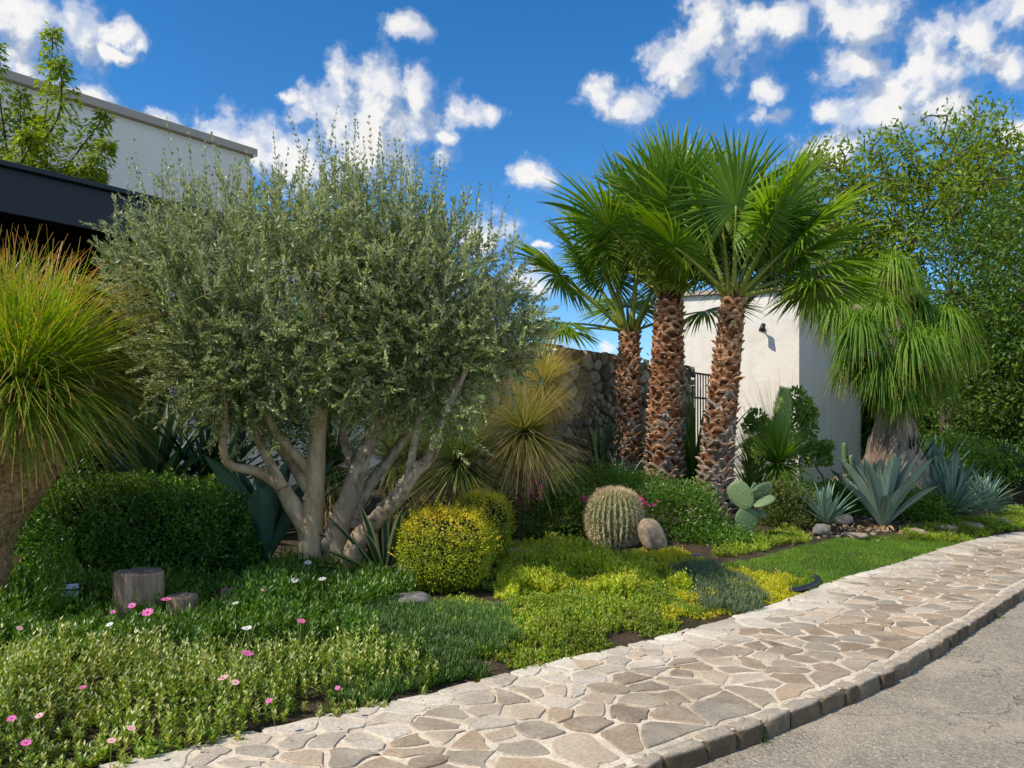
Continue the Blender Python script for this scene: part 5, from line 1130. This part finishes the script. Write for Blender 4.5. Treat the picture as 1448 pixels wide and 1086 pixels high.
# dry litter, pebbles
x, y = zone([(640, 975), (730, 952), (760, 900), (650, 900)], 500); x2, y2 = zone([(1150, 765), (1340, 758), (1380, 738), (1180, 735)], 260); x3, y3 = zone([(420, 870), (560, 850), (700, 800), (1000, 790), (900, 770), (420, 820)], 60)
x = np.r_[x, x2, x3]; y = np.r_[y, y2, y3]; n = len(x); g = Geo(); leaves(g, np.column_stack([x, y, ground(x, y)+rnd(n, .0, .035)]), nrm(sphere_dirs(n)*[1, 1, .4]), sphere_dirs(n)+[0, 0, 1.5], rnd(n, .03, .08), .018, .2); stuff('leaf_litter', g, M['dry'])
x, y = zone([(1140, 768), (1390, 745), (1390, 700), (1140, 720)], 110); n = len(x); g = Geo()
for a_, b_ in zip(x[:420], y[:420]): r_ = R.uniform(.012, .04); bumpy(g, (a_, b_, float(ground(a_, b_))+r_*.3), (r_, r_*.8, r_*.6), 2.3, 5, 7, .2, 2, var=R.uniform())
stuff('gravel', g, M['rock'])

g = Geo(); n = 420; q = resample2(offset(KERB, -.03), 900, 0, .55); k_ = R.integers(0, 900, n); x = q[k_, 0]+np.abs(R.normal(size=n))*.07; y = q[k_, 1]-np.abs(R.normal(size=n))*.07; sz = rnd(n, .006, .022)
leaves(g, np.column_stack([x, y, np.full(n, .049)+rnd(n, 0, .01)]), nrm(sphere_dirs(n)*[1, 1, .25]), sphere_dirs(n)*.4+[0, 0, 1.], sz, sz*.6, .2)
q = resample2(EDGE, 900, 0, .6); n = 300; k_ = R.integers(0, 900, n); dd_ = np.abs(R.normal(size=n))*.28+.02; x = q[k_, 0]+dd_*.7; y = q[k_, 1]-dd_*.7; ok_ = sdist(x, y, KERB) > .1; x, y = x[ok_], y[ok_]; n = len(x); sz = rnd(n, .008, .035)
leaves(g, np.column_stack([x, y, np.full(n, PZ+.014)+rnd(n, 0, .006)]), nrm(sphere_dirs(n)*[1, 1, .15]), sphere_dirs(n)*.35+[0, 0, 1.], sz, sz*.45, .2); stuff('fallen_leaves', g, M['dry'])
# ------------------------------------------------------------------ flowers, one thing each
def daisy(mat, r_=.025, n=9):
    """petals, eye and stalk of a daisy standing at the origin"""
    o = empty('daisy', (0, 0, 0), 'x', 'flower'); g = Geo(); a = np.arange(n)*2*PI/n; c = np.array([0, 0, .05]); up = nrm(np.array([.1, -.35, 1.])); u = nrm(np.cross(up, [0, 1, 0])); v = np.cross(up, u)
    D = nrm(np.cos(a)[:, None]*u+np.sin(a)[:, None]*v+up*.22); ribbons(g, c+D*.004, D, r_, r_*.55, .1, 4, lambda t: np.interp(t, [0, .5, .85, 1], [.45, 1, .85, .2]), -.1, 3, side=nrm(np.cross(D, up)))
    g.build('petals', mat, o); g = Geo(); bumpy(g, c+up*.004, (r_*.2, r_*.2, r_*.12), 2, 6, 10, .1); g.build('eye', M['yellow_eye'], o); g = Geo(); tube(g, [(0, 0, -.16), c], .0022, 5); g.build('stalk', M['palm_stalk'], o); return o
protos = {}
def put_daisy(px, py, Yd, mat, label, s_=1.):
    if mat not in protos: o = protos[mat] = daisy(M[mat])
    else:
        s0 = protos[mat]; o = s0.copy(); COL.objects.link(o)
        for ch in s0.children: c = ch.copy(); COL.objects.link(c); c.parent = o
    k_ = protos[mat]; lift = .21 if Yd < 4.9 else .19; q_ = on_ground(px, py, lift); q_ = q_ if abs(q_[1]-Yd) < 1.2 else at(px, py, Yd); o.location = at(px, py, q_[1]); o.scale = (s_*.95,)*3; o.scale = (s_,)*3; o.rotation_euler = (R.normal()*.15, R.normal()*.15, R.uniform(-.6, .6)); o['label'] = label; o['group'] = 'daisies in the ground cover'
FL = [(209, 880, 5.15, 'pink', 'pink daisy just below the taller stump', 1.25), (236, 862, 5.4, 'pink', 'pink daisy in front of the low stump', 1.25), (189, 866, 5.4, 'pink', 'pink daisy against the foot of the taller stump', .9), (161, 872, 5.4, 'pink', 'small deep pink daisy left of the stumps', .6),
      (344, 940, 4.7, 'pink', 'bright pink daisy below the white cluster', 1.2), (425, 890, 5.0, 'pink', 'pink daisy alone in the ice plant carpet', 1.), (156, 891+2, 5.0, 'whitep', 'white daisy below the stumps', .8), (37, 1064, 3.75, 'pink', 'pink daisy in the bottom left corner of the bed', .8), (157, 1059, 3.8, 'palepink', 'lilac daisy close to the lower edge of the bed', .7),
      (56, 1023, 4.0, 'palepink', 'upper pale pink daisy of the bottom left corner', .7), (18, 1027, 4.0, 'pink', 'leftmost pink daisy at the edge of the photo', .7), (117, 983, 4.2, 'pink', 'pink daisy midway up the lit mound', .7), (383, 1001, 4.2, 'pink', 'pink daisy near the path edge', .7), (478, 980, 4.5, 'pink', 'reddish daisy at the right end of the flowering mound', .55), (318, 973, 4.35, 'palepink', 'pale pink daisy in the brownish middle of the mound', 1.), (332, 976, 4.3, 'palepink', 'pale pink daisy touching another in the mound', .8), (182, 1041, 3.9, 'palepink', 'faded pink daisy low in the mound', .7),
      (25, 897, 5.0, 'palepink', 'pale daisy in the shade at the left', .7), (434, 806, 6.35, 'whitep', 'white daisy in front of the smooth olive trunk', 1.1), (418, 831, 6.0, 'whitep', 'white daisy left below the smooth olive trunk', 1.1), (456, 830, 6.0, 'whitep', 'white daisy between the two olive trunks', 1.1), (345, 902, 4.95, 'whitep', 'larger white daisy above the bright pink one', 1.1), (352, 899, 4.97, 'whitep', 'white daisy pressed to the larger white one', .9), (333, 862, 5.4, 'whitep', 'small white daisy under the lilac cluster', .8), (374, 843, 5.7, 'palepink', 'pale pink daisy below the dark agave', .9)]
for f in FL: put_daisy(*f)
flower_cluster('lilac_flowers', 322, 843, 5.7, 12, .035, M['pink'], 'lilac flower head in front of the dark agave', group=None)
# weeds by the kerb
for (px, py, l) in ((1078, 1058, 'green weed tuft growing at the kerb foot near the bottom'), (1412, 880, 'green weed tuft at the far kerb foot')):
    Yd = CAMZ*F/(py-HY); x0 = (px-724)/F*Yd; g = Geo(); D, t = rosette_dirs(46, .3, 1.4); ribbons(g, (x0, Yd, .03), D, rnd(46, .05, .13), .005, .8, 4); tag(g.build('weed_tuft', M['sword_green'], loc=(x0, Yd, .02)), l, 'weed')

# ------------------------------------------------------------------ sky
az_s = math.atan2(-.985, -.17); el_s = math.radians(49)          # direction towards the sun
sd = np.array([-.87*math.cos(el_s), -.49*math.cos(el_s), math.sin(el_s)])
w = bpy.data.worlds.new('World'); scene.world = w; w.cycles.sampling_method = 'MANUAL'; w.cycles.sample_map_resolution = 256; w.use_nodes = True; nt = w.node_tree; nt.nodes.clear()
out = nd(nt, 'ShaderNodeOutputWorld'); bg = nd(nt, 'ShaderNodeBackground'); nt.links.new(bg.outputs[0], out.inputs[0])
sky = nd(nt, 'ShaderNodeTexSky', sky_type='NISHITA'); sky.sun_disc = False; sky.sun_elevation = el_s; sky.sun_rotation = math.atan2(sd[0], sd[1]); sky.altitude = 1500; sky.air_density = 1.0; sky.dust_density = .2; sky.ozone_density = 2.5
bg.inputs[1].default_value = .15
co = nd(nt, 'ShaderNodeTexCoord').outputs['Generated']
CL = [(30, 35, 75, 58), (90, 30, 35, 28), (172, 52, 26, 12), (190, 68, 18, 13), (165, 80, 20, 8), (350, 205, 52, 36), (310, 190, 35, 20), (395, 215, 30, 25), (470, 195, 48, 45), (520, 120, 40, 34), (585, 130, 26, 28), (540, 165, 62, 45), (520, 215, 60, 32), (430, 235, 40, 20), (440, 245, 60, 22), (652, 168, 38, 17),
      (635, 203, 18, 9), (618, 222, 20, 11), (845, 130, 28, 16), (890, 148, 30, 22), (760, 250, 30, 15), (685, 335, 40, 20), (755, 395, 28, 20), (572, 32, 24, 14), (402, 135, 14, 9), (1000, 40, 38, 42), (1045, 55, 38, 38), (960, 88, 32, 28), (1100, 30, 30, 26), (1088, 128, 18, 13), (1080, 165, 26, 12), (1168, 158, 22, 12),
      (1215, 25, 58, 34), (1215, 92, 46, 30), (1260, 150, 56, 40), (1310, 110, 50, 45), (1370, 55, 38, 28), (1330, 160, 50, 36), (1425, 95, 34, 30), (1435, 12, 36, 18), (1445, 190, 26, 24), (862, 492, 14, 7), (770, 350, 8, 4), (130, 138, 26, 10), (1180, 215, 50, 22), (225, 168, 26, 10)]
rr_ = np.random.default_rng(3)
spec = []
for (px, py, rx, ry) in CL:
    v = at(px, py, 1.)-[0, 0, CAMZ]; az = math.atan2(v[0], v[1]); el = math.atan2(v[2], math.hypot(v[0], v[1])); c = math.cos(az); spec.append((az, el, rx/F*c*c*1.36, ry/F*c*1.36))
for _ in range(16):  # cloud banks added out of view, to brighten and whiten the ambient light
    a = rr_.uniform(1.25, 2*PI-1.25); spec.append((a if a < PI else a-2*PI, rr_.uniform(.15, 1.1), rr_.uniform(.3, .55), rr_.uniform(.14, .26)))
grp = bpy.data.node_groups.new('cloud_density', 'ShaderNodeTree')
grp.interface.new_socket('Vector', in_out='INPUT', socket_type='NodeSocketVector'); grp.interface.new_socket('Density', in_out='OUTPUT', socket_type='NodeSocketFloat')
gi = grp.nodes.new('NodeGroupInput'); go = grp.nodes.new('NodeGroupOutput')
def vm(nt, op, *a):
    n = nd(nt, 'ShaderNodeVectorMath', operation=op)
    for i, v in enumerate(a):
        if isinstance(v, bpy.types.NodeSocket): nt.links.new(v, n.inputs[i])
        else: n.inputs[i].default_value = v
    return n
wv = None
for sc_, am in ((7., .05), (24., .036)):
    warp = nd(grp, 'ShaderNodeTexNoise'); warp.inputs['Scale'].default_value = sc_; warp.inputs['Detail'].default_value = 6; warp.inputs['Roughness'].default_value = .6; grp.links.new(gi.outputs[0], warp.inputs['Vector'])
    q = vm(grp, 'MULTIPLY', vm(grp, 'SUBTRACT', warp.outputs['Color'], (.5, .5, .5)).outputs[0], (am, am*.8, .0)).outputs[0]
    wv = q if wv is None else vm(grp, 'ADD', wv, q).outputs[0]
pv = vm(grp, 'ADD', gi.outputs[0], wv).outputs[0]
cur = None
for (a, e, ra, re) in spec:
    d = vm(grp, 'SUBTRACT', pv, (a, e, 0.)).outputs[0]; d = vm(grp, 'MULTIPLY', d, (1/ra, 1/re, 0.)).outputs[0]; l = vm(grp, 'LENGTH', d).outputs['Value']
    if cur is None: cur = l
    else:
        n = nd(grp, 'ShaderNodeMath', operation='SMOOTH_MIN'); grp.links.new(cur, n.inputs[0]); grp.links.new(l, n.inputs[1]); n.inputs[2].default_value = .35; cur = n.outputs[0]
cur = math_(grp, 'MINIMUM', cur, 2.0)
n1 = noise_(grp, 24, 10, .57, gi.outputs[0]); n2 = noise_(grp, 9, 4, .5, gi.outputs[0])
d = math_(grp, 'SUBTRACT', 1.24, cur); d = math_(grp, 'ADD', d, math_(grp, 'MULTIPLY', math_(grp, 'SUBTRACT', n1, .5), 3.0)); d = math_(grp, 'ADD', d, math_(grp, 'MULTIPLY', math_(grp, 'SUBTRACT', n2, .5), .9))
grp.links.new(d, go.inputs[0])
sx = nd(nt, 'ShaderNodeSeparateXYZ'); nt.links.new(co, sx.inputs[0])
azn = math_(nt, 'ARCTAN2', sx.outputs[0], sx.outputs[1]); hyp = math_(nt, 'SQRT', math_(nt, 'ADD', math_(nt, 'MULTIPLY', sx.outputs[0], sx.outputs[0]), math_(nt, 'MULTIPLY', sx.outputs[1], sx.outputs[1]))); eln = math_(nt, 'ARCTAN2', sx.outputs[2], hyp)
cb_ = nd(nt, 'ShaderNodeCombineXYZ'); nt.links.new(azn, cb_.inputs[0]); nt.links.new(eln, cb_.inputs[1])
def dens(vec): n = nd(nt, 'ShaderNodeGroup'); n.node_tree = grp; nt.links.new(vec, n.inputs[0]); return n.outputs[0]
d0 = dens(cb_.outputs[0]); d1 = dens(vm(nt, 'ADD', cb_.outputs[0], (-.02, .028, 0.)).outputs[0])
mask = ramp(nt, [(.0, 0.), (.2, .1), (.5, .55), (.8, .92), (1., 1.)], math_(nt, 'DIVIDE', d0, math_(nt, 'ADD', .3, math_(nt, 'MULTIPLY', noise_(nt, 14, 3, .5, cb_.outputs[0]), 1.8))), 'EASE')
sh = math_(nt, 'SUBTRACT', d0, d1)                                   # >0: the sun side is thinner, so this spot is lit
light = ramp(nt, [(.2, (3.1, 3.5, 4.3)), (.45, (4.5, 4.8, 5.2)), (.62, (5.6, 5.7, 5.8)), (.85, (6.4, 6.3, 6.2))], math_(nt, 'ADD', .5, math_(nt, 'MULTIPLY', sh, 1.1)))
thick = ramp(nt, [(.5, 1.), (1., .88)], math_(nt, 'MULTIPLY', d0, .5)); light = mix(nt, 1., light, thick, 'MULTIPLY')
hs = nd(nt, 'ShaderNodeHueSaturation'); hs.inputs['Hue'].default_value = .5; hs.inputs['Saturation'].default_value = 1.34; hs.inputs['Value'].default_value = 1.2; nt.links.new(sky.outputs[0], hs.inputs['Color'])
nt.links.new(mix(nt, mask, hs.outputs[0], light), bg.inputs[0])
ln = bpy.data.lights.new('sun', 'SUN'); ln.energy = 5.0; ln.angle = math.radians(.53); ln.color = (1., .92, .79); so = bpy.data.objects.new('sun', ln); COL.objects.link(so)
so.rotation_euler = Vector(tuple(sd)).to_track_quat('Z', 'Y').to_euler()

# ------------------------------------------------------------------ camera
cam = bpy.data.cameras.new('camera'); co_ = bpy.data.objects.new('camera', cam); COL.objects.link(co_); co_.location = (0, 0, CAMZ); co_.rotation_euler = (PI/2, 0, 0)
cam.sensor_width = 36; cam.lens = 36*F/1448; cam.shift_y = (HY-543)/1448; cam.clip_end = 2000; scene.camera = co_
scene.view_settings.view_transform = 'Standard'; scene.view_settings.look = 'None'; scene.view_settings.exposure = 0
scene.cycles.max_bounces = 6; scene.cycles.transparent_max_bounces = 4
for o in bpy.data.objects:
    if '_w' in o: del o['_w']
